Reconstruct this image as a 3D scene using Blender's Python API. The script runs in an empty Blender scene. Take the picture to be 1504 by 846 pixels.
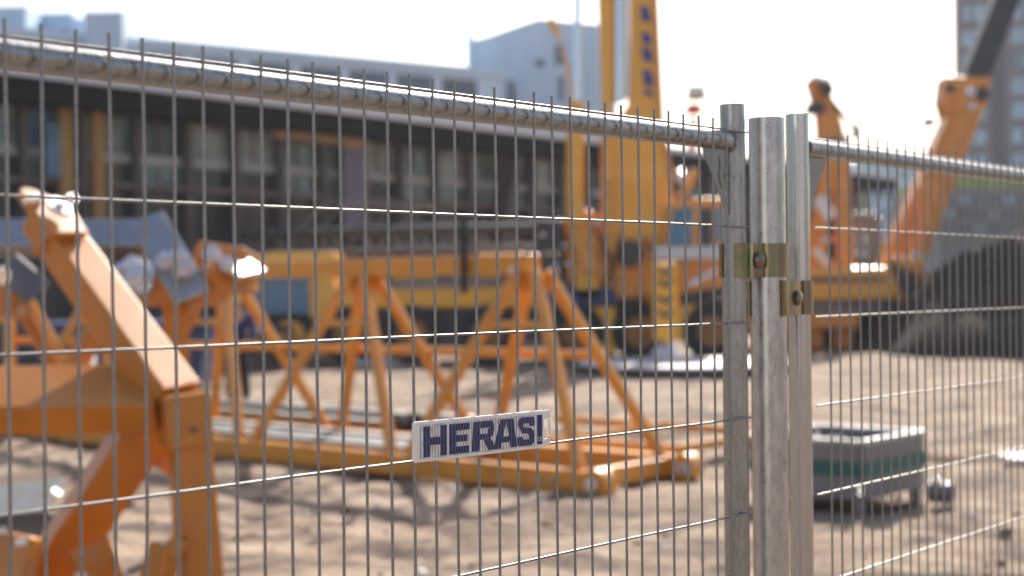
import bpy, math, random
from mathutils import Vector as V, Matrix, noise
random.seed(7)
sc = bpy.context.scene
R = math.radians
# ------------------------------------------------------------------ camera
CAMZ = 1.75
FPX = 2092.0                      # focal length in pixels of the 1504 px wide photograph
PIT, ROL = -0.0009, -0.0112
cF = V((0, math.cos(PIT), -math.sin(PIT)))
u0 = V((0, math.sin(PIT), math.cos(PIT)))
r0 = V((1, 0, 0))
cR = r0 * math.cos(ROL) + u0 * math.sin(ROL)
cU = -r0 * math.sin(ROL) + u0 * math.cos(ROL)
cam_d = bpy.data.cameras.new('camera')
cam = bpy.data.objects.new('camera', cam_d)
sc.collection.objects.link(cam)
m = Matrix((cR, cU, -cF)).transposed().to_4x4()
m.translation = V((0, 0, CAMZ))
cam.matrix_world = m
cam_d.sensor_width = 36
cam_d.lens = 36 * FPX / 1504
cam_d.clip_start = 0.05
cam_d.clip_end = 3000
cam_d.dof.use_dof = True
cam_d.dof.focus_distance = 1.93
cam_d.dof.aperture_fstop = 3.5
cam_d.dof.aperture_blades = 9
sc.camera = cam
# ------------------------------------------------------------------ sky, sun, exposure
SUN_EL, SUN_AZ = 39.0, 17.0       # azimuth clockwise from +Y
w = bpy.data.worlds.new('World'); sc.world = w; w.use_nodes = True
nt = w.node_tree
bg = nt.nodes['Background']
sky = nt.nodes.new('ShaderNodeTexSky')
sky.sky_type = 'NISHITA'
sky.sun_disc = False
sky.sun_elevation = R(SUN_EL)
sky.sun_rotation = R(SUN_AZ)
sky.air_density = 1.0
sky.dust_density = 3.0
sky.ozone_density = 1.0
nt.links.new(sky.outputs[0], bg.inputs[0])
bg.inputs[1].default_value = 0.105
sd = bpy.data.lights.new('sun', 'SUN')
sd.energy = 5.0
sd.angle = R(0.6)
sd.color = (1.0, 0.93, 0.84)
sun = bpy.data.objects.new('sun', sd)
sc.collection.objects.link(sun)
sv = V((math.sin(R(SUN_AZ)) * math.cos(R(SUN_EL)), math.cos(R(SUN_AZ)) * math.cos(R(SUN_EL)), math.sin(R(SUN_EL))))
sun.rotation_euler = sv.to_track_quat('Z', 'Y').to_euler()
sun.location = (6, 20, 30)
sc.view_settings.view_transform = 'Standard'
sc.view_settings.look = 'None'
sc.view_settings.gamma = 1
sc.view_settings.use_curve_mapping = False
sc.view_settings.exposure = 0.85
sc.cycles.use_denoising = True
sc.cycles.max_bounces = 6
sc.cycles.volume_bounces = 0

# ------------------------------------------------------------------ helpers
def pt(px, py, Y):
    """the point at depth Y seen at pixel (px, py) of the 1504x846 photograph (used to read sizes off the photo)"""
    d = cF + cR * ((px - 752) / FPX) + cU * ((423 - py) / FPX)
    return V((0, 0, CAMZ)) + d * (Y / d.y)

def gp(px, Y, z=0.0):
    p = pt(px, 423, Y); return V((p.x, Y, z))

class MB:
    def __init__(s): s.v = []; s.f = []; s.sm = []
    def add(s, vs, fs, smooth=False):
        o = len(s.v); s.v += [V(q) for q in vs]
        for f in fs: s.f.append([i + o for i in f]); s.sm.append(smooth)
        return s
    def box(s, c, size, M=None):
        c = V(c); hx, hy, hz = size[0] / 2, size[1] / 2, size[2] / 2
        vs = [V((x, y, z)) for x in (-hx, hx) for y in (-hy, hy) for z in (-hz, hz)]
        if M: vs = [M @ q for q in vs]
        return s.add([c + q for q in vs], [(0, 1, 3, 2), (4, 6, 7, 5), (0, 4, 5, 1), (2, 3, 7, 6), (0, 2, 6, 4), (1, 5, 7, 3)])
    def span(s, lo, hi):
        lo, hi = V(lo), V(hi); return s.box((lo + hi) / 2, hi - lo)
    def beam(s, A, Bp, w, h, roll=0, up=(0, 0, 1), w2=None, h2=None):
        A, Bp = V(A), V(Bp); d = (Bp - A).normalized(); up = V(up)
        if abs(d.dot(up)) > .98: up = V((0, 1, 0))
        x = d.cross(up).normalized(); y = x.cross(d).normalized()
        c, sn = math.cos(R(roll)), math.sin(R(roll))
        x, y = x * c + y * sn, y * c - x * sn
        w2 = w2 or w; h2 = h2 or h
        vs = []
        for P, ww, hh in ((A, w, h), (Bp, w2, h2)):
            for a, b in ((-1, -1), (1, -1), (1, 1), (-1, 1)): vs.append(P + x * a * ww / 2 + y * b * hh / 2)
        return s.add(vs, [(3, 2, 1, 0), (4, 5, 6, 7), (0, 1, 5, 4), (1, 2, 6, 5), (2, 3, 7, 6), (3, 0, 4, 7)])
    def cyl(s, A, Bp, r, r2=None, n=20, caps=True):
        A, Bp = V(A), V(Bp); d = (Bp - A).normalized(); up = V((0, 0, 1)) if abs(d.z) < .95 else V((0, 1, 0))
        x = d.cross(up).normalized(); y = x.cross(d).normalized(); r2 = r if r2 is None else r2
        vs = []
        for P, rr in ((A, r), (Bp, r2)):
            for i in range(n):
                a = 2 * math.pi * i / n; vs.append(P + (x * math.cos(a) + y * math.sin(a)) * rr)
        s.add(vs, [(i, (i + 1) % n, n + (i + 1) % n, n + i) for i in range(n)], True)
        if caps:
            s.add(vs[:n], [tuple(range(n - 1, -1, -1))]); s.add(vs[n:], [tuple(range(n))])
        return s
    def ring(s, A, Bp, ro, ri, n=28):
        """open tube with a wall"""
        A, Bp = V(A), V(Bp); d = (Bp - A).normalized(); up = V((0, 0, 1)) if abs(d.z) < .95 else V((0, 1, 0))
        x = d.cross(up).normalized(); y = x.cross(d).normalized(); vs = []
        for P, rr in ((A, ro), (Bp, ro), (Bp, ri), (A, ri)):
            for i in range(n):
                a = 2 * math.pi * i / n; vs.append(P + (x * math.cos(a) + y * math.sin(a)) * rr)
        o = len(s.v); s.v += vs
        for k in range(4):
            for i in range(n):
                a, b = k * n, ((k + 1) % 4) * n
                s.f.append([o + a + i, o + a + (i + 1) % n, o + b + (i + 1) % n, o + b + i]); s.sm.append(k in (0, 2))
        return s
    def path(s, pts, r, n=8):
        pts = [V(p) for p in pts]; rings = []
        px = None
        for i, p in enumerate(pts):
            d = (pts[min(i + 1, len(pts) - 1)] - pts[max(i - 1, 0)]).normalized()
            if px is None:
                up = V((0, 0, 1)) if abs(d.z) < .9 else V((0, 1, 0)); px = d.cross(up).normalized()
            px = (px - d * px.dot(d)).normalized(); y = d.cross(px)
            rings.append([p + (px * math.cos(2 * math.pi * k / n) + y * math.sin(2 * math.pi * k / n)) * r for k in range(n)])
        vs = [q for rg in rings for q in rg]
        fs = [(i * n + k, i * n + (k + 1) % n, (i + 1) * n + (k + 1) % n, (i + 1) * n + k) for i in range(len(pts) - 1) for k in range(n)]
        s.add(vs, fs, True)
        s.add(rings[0], [tuple(range(n - 1, -1, -1))]); s.add(rings[-1], [tuple(range(n))]); return s
    def prism(s, poly, O, ex, ey, t):
        """2-d outline in the frame (O, ex, ey), thickness t along ex x ey, centred"""
        O, ex, ey = V(O), V(ex), V(ey); n = ex.cross(ey).normalized() * (t / 2); k = len(poly)
        a = [O + ex * p[0] + ey * p[1] for p in poly]
        return s.add([q - n for q in a] + [q + n for q in a],
                     [tuple(range(k - 1, -1, -1)), tuple(range(k, 2 * k))] + [(i, (i + 1) % k, k + (i + 1) % k, k + i) for i in range(k)])
    def band(s, pts, z0, z1, t, n2):
        """flat strip of metal standing on the plan path pts (list of (x,y)), between z0 and z1, thickness t"""
        P = [V((p[0], p[1], 0)) for p in pts]; k = len(P); nn = []
        for i in range(k):
            d = (P[min(i + 1, k - 1)] - P[max(i - 1, 0)]).normalized(); nn.append(V((-d.y, d.x, 0)) * n2)
        vs = []
        for i in range(k):
            a, b = P[i], P[i] + nn[i] * t
            vs += [V((a.x, a.y, z0)), V((a.x, a.y, z1)), V((b.x, b.y, z1)), V((b.x, b.y, z0))]
        fs = []
        for i in range(k - 1):
            o, q = i * 4, (i + 1) * 4
            for j in range(4): fs.append((o + j, o + (j + 1) % 4, q + (j + 1) % 4, q + j))
        s.add(vs, fs, True); s.add(vs[:4], [(3, 2, 1, 0)]); s.add(vs[-4:], [(0, 1, 2, 3)]); return s
    def blob(s, c, rx, ry, rz, n=10, mm=7, rough=0.0, seed=0):
        c = V(c); vs = []; fs = []
        for j in range(mm + 1):
            th = math.pi * j / mm
            for i in range(n):
                a = 2 * math.pi * i / n; q = V((math.sin(th) * math.cos(a), math.sin(th) * math.sin(a), math.cos(th)))
                k = 1 + rough * noise.noise(q * 1.7 + V((seed, seed * 2.3, 0)))
                vs.append(c + V((q.x * rx, q.y * ry, q.z * rz)) * k)
        for j in range(mm):
            for i in range(n): fs.append((j * n + i, (j + 1) * n + i, (j + 1) * n + (i + 1) % n, j * n + (i + 1) % n))
        return s.add(vs, fs, True)

def tag(o, label=None, cat=None, group=None, kind=None):
    if label: o['label'] = label
    if cat: o['category'] = cat
    if group: o['group'] = group
    if kind: o['kind'] = kind
    return o

def empty(name, loc, label, cat, group=None):
    o = bpy.data.objects.new(name, None); sc.collection.objects.link(o)
    o.location = loc; o.empty_display_size = .2
    bpy.context.view_layer.update() if False else None
    return tag(o, label, cat, group)

def off(parent):
    p = V((0, 0, 0))
    while parent is not None: p += parent.location; parent = parent.parent
    return p

def obj(name, mb, mat, parent=None, bevel=0, loc=None, label=None):
    me = bpy.data.meshes.new(name)
    base = off(parent) + (V(loc) - off(parent) if loc is not None else V((0, 0, 0)))
    me.from_pydata([tuple(v - base) for v in mb.v], [], mb.f)
    me.polygons.foreach_set('use_smooth', mb.sm)
    me.update()
    import bmesh
    bm = bmesh.new(); bm.from_mesh(me); bmesh.ops.recalc_face_normals(bm, faces=bm.faces); bm.to_mesh(me); bm.free()
    me.materials.append(mat)
    o = bpy.data.objects.new(name, me); sc.collection.objects.link(o)
    o.location = base - off(parent)
    if parent is not None: o.parent = parent
    if bevel:
        b = o.modifiers.new('bevel', 'BEVEL'); b.width = bevel; b.segments = 2; b.limit_method = 'ANGLE'; b.angle_limit = R(50)
    if label: o['label'] = label
    return o

def structure(name, mb, mat, **k):
    o = obj(name, mb, mat, **k); o['kind'] = 'structure'; return o

# ------------------------------------------------------------------ materials
def mat(name, col, rough=.5, metal=0.0, var=.12, scale=3.0, bump=0.0, bscale=40.0, dirt=None, dirt_amt=.45, coat=0.0, spec=.5, rvar=.1, stretch=(1, 1, 1)):
    m = bpy.data.materials.new(name); m.use_nodes = True; t = m.node_tree; N = t.nodes; L = t.links
    p = N['Principled BSDF']
    tc = N.new('ShaderNodeTexCoord'); mp = N.new('ShaderNodeMapping'); mp.inputs['Scale'].default_value = stretch
    L.new(tc.outputs['Object'], mp.inputs[0])
    nz = N.new('ShaderNodeTexNoise'); nz.inputs['Scale'].default_value = scale; nz.inputs['Detail'].default_value = 6; nz.inputs['Roughness'].default_value = .62
    L.new(mp.outputs[0], nz.inputs['Vector'])
    r = N.new('ShaderNodeValToRGB'); e = r.color_ramp.elements
    e[0].position = .3; e[1].position = .7
    lo = [c * (1 - var) for c in col]; hi = [min(1, c * (1 + var)) for c in col]
    e[0].color = (*lo, 1); e[1].color = (*hi, 1)
    L.new(nz.outputs[0], r.inputs[0]); out = r.outputs[0]
    if dirt:
        n2 = N.new('ShaderNodeTexNoise'); n2.inputs['Scale'].default_value = scale * 2.3; n2.inputs['Detail'].default_value = 8; n2.inputs['Roughness'].default_value = .7
        L.new(tc.outputs['Object'], n2.inputs['Vector'])
        r2 = N.new('ShaderNodeValToRGB'); r2.color_ramp.elements[0].position = .52; r2.color_ramp.elements[1].position = .72
        r2.color_ramp.elements[1].color = (dirt_amt,) * 3 + (1,)
        L.new(n2.outputs[0], r2.inputs[0])
        mx = N.new('ShaderNodeMix'); mx.data_type = 'RGBA'; L.new(r2.outputs[0], mx.inputs[0]); L.new(out, mx.inputs[6]); mx.inputs[7].default_value = (*dirt, 1)
        out = mx.outputs[2]
    L.new(out, p.inputs['Base Color'])
    mr = N.new('ShaderNodeMapRange'); mr.inputs['To Min'].default_value = max(.02, rough - rvar); mr.inputs['To Max'].default_value = min(1, rough + rvar)
    L.new(nz.outputs[0], mr.inputs[0]); L.new(mr.outputs[0], p.inputs['Roughness'])
    p.inputs['Metallic'].default_value = metal; p.inputs['Coat Weight'].default_value = coat; p.inputs['Specular IOR Level'].default_value = spec
    if bump:
        nb = N.new('ShaderNodeTexNoise'); nb.inputs['Scale'].default_value = bscale; nb.inputs['Detail'].default_value = 5
        L.new(mp.outputs[0], nb.inputs['Vector'])
        b = N.new('ShaderNodeBump'); b.inputs['Strength'].default_value = bump; b.inputs['Distance'].default_value = .01
        L.new(nb.outputs[0], b.inputs['Height']); L.new(b.outputs[0], p.inputs['Normal'])
    return m

def galv(name, lo, hi, rough, spangle=60, drip=False):
    """hot dip galvanised steel: cloudy zinc with spangles and faint runs along the tube"""
    m = bpy.data.materials.new(name); m.use_nodes = True; t = m.node_tree; N = t.nodes; L = t.links
    p = N['Principled BSDF']; tc = N.new('ShaderNodeTexCoord'); mp = N.new('ShaderNodeMapping')
    mp.inputs['Scale'].default_value = (1, 1, .35 if drip else 1); L.new(tc.outputs['Object'], mp.inputs[0])
    n1 = N.new('ShaderNodeTexNoise'); n1.inputs['Scale'].default_value = spangle; n1.inputs['Detail'].default_value = 7; n1.inputs['Roughness'].default_value = .7; n1.inputs['Distortion'].default_value = .6
    L.new(mp.outputs[0], n1.inputs['Vector'])
    vo = N.new('ShaderNodeTexVoronoi'); vo.inputs['Scale'].default_value = spangle * 1.6; L.new(mp.outputs[0], vo.inputs['Vector'])
    bw = N.new('ShaderNodeRGBToBW'); L.new(vo.outputs['Color'], bw.inputs[0])
    mx = N.new('ShaderNodeMix'); mx.data_type = 'FLOAT'; mx.inputs[0].default_value = .13; L.new(n1.outputs[0], mx.inputs[2]); L.new(bw.outputs[0], mx.inputs[3])
    r = N.new('ShaderNodeValToRGB'); r.color_ramp.elements[0].position = .33; r.color_ramp.elements[1].position = .68
    r.color_ramp.elements[0].color = (*lo, 1); r.color_ramp.elements[1].color = (*hi, 1)
    L.new(mx.outputs[0], r.inputs[0])
    n3 = N.new('ShaderNodeTexNoise'); n3.inputs['Scale'].default_value = spangle * 5; n3.inputs['Detail'].default_value = 4; L.new(tc.outputs['Object'], n3.inputs['Vector'])
    r3 = N.new('ShaderNodeValToRGB'); r3.color_ramp.elements[0].position = .68; r3.color_ramp.elements[1].position = .76; L.new(n3.outputs[0], r3.inputs[0])
    m3 = N.new('ShaderNodeMix'); m3.data_type = 'RGBA'; L.new(r3.outputs[0], m3.inputs[0]); L.new(r.outputs[0], m3.inputs[6]); m3.inputs[7].default_value = (.1, .095, .09, 1)
    L.new(m3.outputs[2], p.inputs['Base Color'])
    mr = N.new('ShaderNodeMapRange'); mr.inputs['To Min'].default_value = rough - .08; mr.inputs['To Max'].default_value = rough + .14
    L.new(n1.outputs[0], mr.inputs[0]); L.new(mr.outputs[0], p.inputs['Roughness'])
    p.inputs['Metallic'].default_value = .82
    b = N.new('ShaderNodeBump'); b.inputs['Strength'].default_value = .25; b.inputs['Distance'].default_value = .0012
    L.new(mx.outputs[0], b.inputs['Height']); L.new(b.outputs[0], p.inputs['Normal'])
    return m

def passivated(name):
    """yellow passivated zinc: gold with green and violet bands"""
    m = bpy.data.materials.new(name); m.use_nodes = True; t = m.node_tree; N = t.nodes; L = t.links
    p = N['Principled BSDF']; tc = N.new('ShaderNodeTexCoord'); mp = N.new('ShaderNodeMapping'); mp.inputs['Scale'].default_value = (1, 1, .16)
    L.new(tc.outputs['Object'], mp.inputs[0])
    n = N.new('ShaderNodeTexNoise'); n.inputs['Scale'].default_value = 26; n.inputs['Detail'].default_value = 2; n.inputs['Distortion'].default_value = .8; L.new(mp.outputs[0], n.inputs['Vector'])
    r = N.new('ShaderNodeValToRGB'); e = r.color_ramp.elements
    e[0].position = .3; e[0].color = (.22, .16, .085, 1); e[1].position = .7; e[1].color = (.25, .21, .12, 1)
    for q, c in ((.42, (.28, .24, .14)), (.5, (.17, .19, .12)), (.57, (.25, .19, .12)), (.63, (.22, .16, .16))):
        x = e.new(q); x.color = (*c, 1)
    L.new(n.outputs[0], r.inputs[0]); L.new(r.outputs[0], p.inputs['Base Color'])
    p.inputs['Metallic'].default_value = .9; p.inputs['Roughness'].default_value = .3
    return m

M = {}
M['galv_tube'] = galv('galvanised tube', (.26, .265, .27), (.40, .40, .40), .26, 90, True)
M['galv_post'] = galv('galvanised post', (.34, .34, .345), (.56, .56, .555), .27, 70, True)
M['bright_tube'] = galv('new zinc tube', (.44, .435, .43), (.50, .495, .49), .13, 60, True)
M['glint_wire'] = galv('glinting zinc wire', (.5, .49, .47), (.62, .61, .59), .36, 200)  # sun glint on the right panel's wires put into a lighter zinc colour
M['wire'] = galv('zinc wire', (.20, .197, .193), (.33, .322, .317), .42, 260)
M['gusset'] = galv('zinc sheet', (.25, .25, .24), (.31, .31, .30), .42, 40)
M['pass'] = passivated('passivated zinc')
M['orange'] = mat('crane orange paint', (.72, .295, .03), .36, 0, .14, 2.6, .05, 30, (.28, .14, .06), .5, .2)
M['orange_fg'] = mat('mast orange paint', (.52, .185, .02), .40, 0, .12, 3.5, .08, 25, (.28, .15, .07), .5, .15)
M['yellow'] = mat('crane yellow paint', (.84, .40, .02), .32, 0, .07, .8, 0, 10, (.4, .22, .06), .3, .3)
M['yellow2'] = mat('machine orange paint', (.78, .30, .03), .38, 0, .12, 1.2, 0, 10, (.3, .15, .06), .4, .2)
M['rimpaint'] = mat('dusty wheel paint', (.38, .16, .03), .6, 0, .25, 6, 0, 10, (.16, .11, .08), .6)
M['sheetgrey'] = mat('weathered sheet', (.20, .21, .21), .5, .3, .25, 6, .05, 30, (.12, .10, .09), .5)
M['red'] = mat('red paint', (.55, .05, .03), .4, 0, .1, 2)
M['dark'] = mat('dark grey paint', (.035, .036, .042), .45, 0, .3, 3, 0, 10, (.12, .10, .09), .4)
M['black'] = mat('rubber', (.018, .018, .02), .7, 0, .3, 8, 0, 10, (.10, .08, .06), .5)
M['chrome'] = mat('hydraulic rod', (.72, .74, .78), .16, 1.0, .05, 3)
M['steel'] = mat('bare steel plate', (.42, .44, .47), .30, .75, .15, 5, .04, 40, (.16, .15, .15), .3)
M['steel_dark'] = mat('mill steel', (.16, .155, .16), .4, .6, .25, 4, .1, 30, (.14, .09, .06), .5)
M['pale_steel'] = mat('galvanised fittings', (.72, .72, .72), .28, .6, .1, 9)
M['skin'] = mat('skin', (.55, .30, .20), .5)
M['jacket'] = mat('navy work jacket', (.02, .035, .14), .8, 0, .2, 8)
M['trousers'] = mat('dark work trousers', (.025, .022, .03), .85, 0, .2, 8)
M['helmet'] = mat('safety helmet', (.78, .62, .18), .3)
M['bluewin'] = mat('tinted windscreen', (.05, .17, .28), .2, 0, .3, 1.5)
M['glasspale'] = mat('cab glass', (.16, .20, .24), .08, 0, .3, 2)
M['mat_white'] = mat('pale outrigger mat', (.72, .70, .67), .5, 0, .1, 2)
M['crate'] = mat('grey crate steel', (.20, .20, .21), .5, .25, .15, 4, .05, 20, (.20, .15, .11), .4)
M['teal'] = mat('teal paint', (.01, .115, .10), .45, 0, .1, 4)
M['navy'] = mat('navy blue paint', (.02, .045, .14), .45, 0, .2, 2)
M['bluelet'] = mat('blue lettering paint', (.035, .06, .22), .5, 0, .1, 3)
M['white'] = mat('white paint', (.78, .78, .76), .4, 0, .06, 3)
M['soil'] = mat('dark soil', (.046, .038, .035), .98, 0, .35, 1.2, .8, 3, spec=.05, rvar=.01)
M['brownsoil'] = mat('brown soil', (.125, .085, .066), .98, 0, .3, .6, .8, 2, spec=.05, rvar=.01)
M['facade'] = mat('pale blue render', (.60, .73, .86), .8, 0, .06, .2)
M['facade2'] = mat('pale metal cladding', (.54, .67, .79), .55, 0, .08, .12, stretch=(6, 6, .3))
M['facwin'] = mat('dark blue office windows', (.10, .14, .19), .2, 0, .3, .3)  # dark blue grey glass, shared by all the buildings
M['brick'] = mat('mauve brick', (.22, .18, .20), .9, 0, .12, .5)
M['brickdark'] = mat('dark grey brick recess', (.10, .10, .115), .9, 0, .12, .5)
M['blueglass'] = mat('pale blue glass', (.30, .42, .52), .12, 0, .35, .25)  # paler blue glass with noise variation
M['canopytop'] = mat('zinc roof edge', (.60, .60, .62), .45, .3, .1, .5)
M['fascia'] = mat('black fascia', (.010, .010, .013), .85, 0, .2, 1, spec=.15)
M['mullion'] = mat('dark bronze mullion', (.075, .065, .065), .5, 0, .15, 2)
M['facade_band_or_reflection'] = mat('pale grey reflected band', (.30, .33, .32), .5, 0, .25, .7)
M['rail'] = mat('primer red rail', (.16, .12, .115), .6, 0, .2, 2)
M['paneA'] = mat('pane with painted reflection', (.22, .26, .255), .12, 0, .45, .9)  # pale reflection of sky and houses put into the pane colour
M['paneB'] = mat('pane with greenish reflection', (.13, .19, .185), .12, 0, .5, 1.1)  # greenish reflection put into the pane colour
M['paneC'] = mat('dark pane', (.03, .034, .038), .10, 0, .5, 1.3)
M['paneD'] = mat('brown pane', (.05, .038, .034), .15, 0, .5, 1.3)
M['tan'] = mat('tan board and reflection', (.36, .24, .15), .8, 0, .1, 2)
M['lavender'] = mat('lavender reflection patch', (.15, .14, .20), .7, 0, .1, 2)
M['ochre'] = mat('ochre reflection patch', (.32, .18, .05), .6, 0, .2, 2)
M['mirrorblue'] = mat('blue reflection patch', (.07, .16, .24), .4, 0, .3, 2)
M['moss'] = mat('green roof', (.30, .36, .07), .9, 0, .4, 1.5)
M['greystone'] = mat('grey cladding', (.20, .20, .21), .8, 0, .15, .4)
M['signplate'] = None

# ------------------------------------------------------------------ ground
def axis(segs):
    out = [segs[0][0]]
    for a, b, st in segs:
        n = max(1, round((b - a) / st))
        out += [a + (b - a) * (i + 1) / n for i in range(n)]
    return out
def gh(x, y):
    d = math.hypot(x, y)
    k = 1.0 if d < 30 else max(0, 1 - (d - 30) / 40)
    q = V((x, y, 0))
    h = .06 * noise.noise(q * .45) + .036 * noise.noise(q * 1.3 + V((5, 3, 0))) + .034 * noise.noise(q * 3.3) + .018 * noise.noise(q * 7)
    # tyre ruts crossing in front of the lattice
    for a, b, c in ((.35, 1, -9.3), (.35, 1, -11.1), (-.5, 1, -17.5), (-.5, 1, -19.6), (.1, 1, -14.8)):
        dd = (a * x + b * y + c + .5 * noise.noise(V((x * .25, c, 0)))) / math.hypot(a, b)
        h += -.028 * math.exp(-(dd / .17) ** 2) + .02 * math.exp(-((abs(dd) - .33) / .13) ** 2)
        if abs(dd) < .2: h += .008 * math.sin(18 * (b * x - a * y))
    return h * k - .02
xs = axis([(-500, -60, 40), (-60, -14, 3), (-14, -5, .35), (-5, 5.6, .075), (5.6, 14, .35), (14, 60, 3), (60, 500, 40)])
ys = axis([(-500, -20, 40), (-20, 5, 2.5), (5, 14, .075), (14, 22, .16), (22, 45, .6), (45, 100, 5), (100, 600, 50), (600, 1500, 300)])
g = MB()
nx = len(xs)
g.v = [V((x, y, gh(x, y))) for y in ys for x in xs]
g.f = [(j * nx + i, j * nx + i + 1, (j + 1) * nx + i + 1, (j + 1) * nx + i) for j in range(len(ys) - 1) for i in range(nx - 1)]
g.sm = [True] * len(g.f)
def ground_mat():
    m = bpy.data.materials.new('sandy ground'); m.use_nodes = True; t = m.node_tree; N = t.nodes; L = t.links
    p = N['Principled BSDF']; tc = N.new('ShaderNodeTexCoord')
    def nz(s, d, st=(1, 1, 1), dist=0):
        mp = N.new('ShaderNodeMapping'); mp.inputs['Scale'].default_value = st; L.new(tc.outputs['Object'], mp.inputs[0])
        n = N.new('ShaderNodeTexNoise'); n.inputs['Scale'].default_value = s; n.inputs['Detail'].default_value = d; n.inputs['Roughness'].default_value = .65; n.inputs['Distortion'].default_value = dist
        L.new(mp.outputs[0], n.inputs['Vector']); return n.outputs[0]
    def ramp(src, a, b, ca, cb):
        r = N.new('ShaderNodeValToRGB'); r.color_ramp.elements[0].position = a; r.color_ramp.elements[1].position = b
        r.color_ramp.elements[0].color = (*ca, 1); r.color_ramp.elements[1].color = (*cb, 1); L.new(src, r.inputs[0]); return r.outputs[0]
    def mix(f, a, b):
        x = N.new('ShaderNodeMix'); x.data_type = 'RGBA'; L.new(f, x.inputs[0]); L.new(a, x.inputs[6])
        if isinstance(b, tuple): x.inputs[7].default_value = (*b, 1)
        else: L.new(b, x.inputs[7])
        return x.outputs[2]
    base = ramp(nz(.8, 8, (1, 1, 1), .4), .32, .68, (.28, .20, .142), (.47, .37, .275))
    dark_patch = ramp(nz(.55, 6, (.55, 1.3, 1), .8), .50, .66, (0, 0, 0), (.8, .8, .8))  # broad darker patches from stretched noise
    c = mix(dark_patch, base, (.17, .122, .09))
    clods = ramp(nz(2.3, 6, (.6, 1.4, 1), .8), .50, .60, (0, 0, 0), (.85, .85, .85))
    big = ramp(nz(1.1, 7, (.7, 1.5, 1), 1.0), .50, .60, (0, 0, 0), (.8, .8, .8))
    c = mix(big, c, (.10, .072, .055))
    c = mix(clods, c, (.085, .062, .05))
    pale = ramp(nz(14, 4), .66, .74, (0, 0, 0), (.5, .5, .5))
    c = mix(pale, c, (.50, .43, .37))
    L.new(c, p.inputs['Base Color']); p.inputs['Roughness'].default_value = .92; p.inputs['Specular IOR Level'].default_value = .25
    b = N.new('ShaderNodeBump'); b.inputs['Strength'].default_value = .9; b.inputs['Distance'].default_value = .09
    L.new(nz(7, 8), b.inputs['Height']); L.new(b.outputs[0], p.inputs['Normal'])
    return m
M['ground'] = ground_mat()
structure('ground', g, M['ground'])

# loose stones and clods (uncountable)
st = MB(); st2 = MB()
for i in range(900):
    y = 6.5 + 16 * random.random() ** 1.3; x = random.uniform(-.42, .42) * y
    r = random.choice((.008, .012, .018, .03)) * random.uniform(.7, 1.3)
    (st if random.random() < .72 else st2).blob((x, y, gh(x, y) + r * .3), r, r * random.uniform(.7, 1.2), r * .65, 6, 4, .5, i)
tag(obj('gravel', st, M['brownsoil']), 'brown stones and clods scattered over the sandy ground', 'gravel', kind='stuff')
tag(obj('pale_gravel', st2, M['mat_white']), 'pale pebbles and chips scattered over the sandy ground', 'gravel', kind='stuff')

# ------------------------------------------------------------------ far buildings
# pale long building with a window band
A0 = gp(195, 79); A1 = gp(742, 92.5)
ua = (A1 - A0).normalized(); na = V((ua.y, -ua.x, 0))     # na points to the camera side
def wall_box(mb, O, u, n, t0, t1, d0, d1, z0, z1):
    """box between t0..t1 along u, d0..d1 along n"""
    P = [O + u * t + n * d for t, d in ((t0, d0), (t1, d0), (t1, d1), (t0, d1))]
    vs = [V((p.x, p.y, z0)) for p in P] + [V((p.x, p.y, z1)) for p in P]
    return mb.add(vs, [(3, 2, 1, 0), (4, 5, 6, 7), (0, 1, 5, 4), (1, 2, 6, 5), (2, 3, 7, 6), (3, 0, 4, 7)])
HT = 1.75 + 376 / FPX * 79 
LA = (A1 - A0).length
b = empty('office_building', A0 + V((0, 0, 0)), 'long pale blue office block with windows under its flat roof, behind the dark glass hall', 'building')
obj('wall', wall_box(MB(), A0, ua, na, -26, LA, -14, 0, 0, HT - .45), M['facade'], b)
obj('roof_edge', wall_box(MB(), A0, ua, na, -26.2, LA + .2, -14.2, .35, HT - .45, HT), M['facade'], b, label='pale overhanging roof edge')
for k in range(-8, 9):
    t0 = k * 3.25 + .55
    if t0 + 2.6 > LA: break
    wv = obj('window', wall_box(MB(), A0, ua, na, t0, t0 + 2.55, .004, .06, HT - 2.7, HT - .8), M['facwin'], b)
    obj('sill', wall_box(MB(), A0, ua, na, t0 - .1, t0 + 2.65, .004, .16, HT - 2.82, HT - 2.703), M['facade'], wv)
    wv = obj('window', wall_box(MB(), A0, ua, na, t0, t0 + 2.55, .004, .06, HT - 7.2, HT - 5), M['facwin'], b)
# roof blocks on the left
def roofblock(px0, px1, Y, ytop, dep, m, parent, name='stair_tower'):
    a, c = gp(px0, Y), gp(px1, Y)
    zt = 1.75 + (431 - ytop) / FPX * Y
    return obj(name, MB().span((a.x, Y, 0), (c.x, Y + dep, zt)), m, parent), a, c, zt
b2 = empty('block_with_tower', gp(20, 76), 'pale blue block with two roof towers and a small windowed top floor, far left', 'building')
roofblock(-120, 43, 76, 8, 8, M['facade2'], b2); roofblock(128, 184, 77, 17, 8, M['facade2'], b2)
o, a, c, zt = roofblock(43.5, 127, 79, 27, 7, M['facade'], b2, 'top_floor')
obj('roof_slab', MB().span((a.x - .1, 78.6, zt), (c.x - .5, 86, zt + .25)), M['facade2'], b2)
for px in (47, 63, 91):
    p = gp(px, 79)
    obj('window', MB().span((p.x, 78.93, zt - 1.55), (p.x + .62, 78.99, zt - .55)), M['facwin'], b2)
roofblock(-120, 200, 78.2, 55, 7, M['facade'], b2, 'wall')
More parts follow.
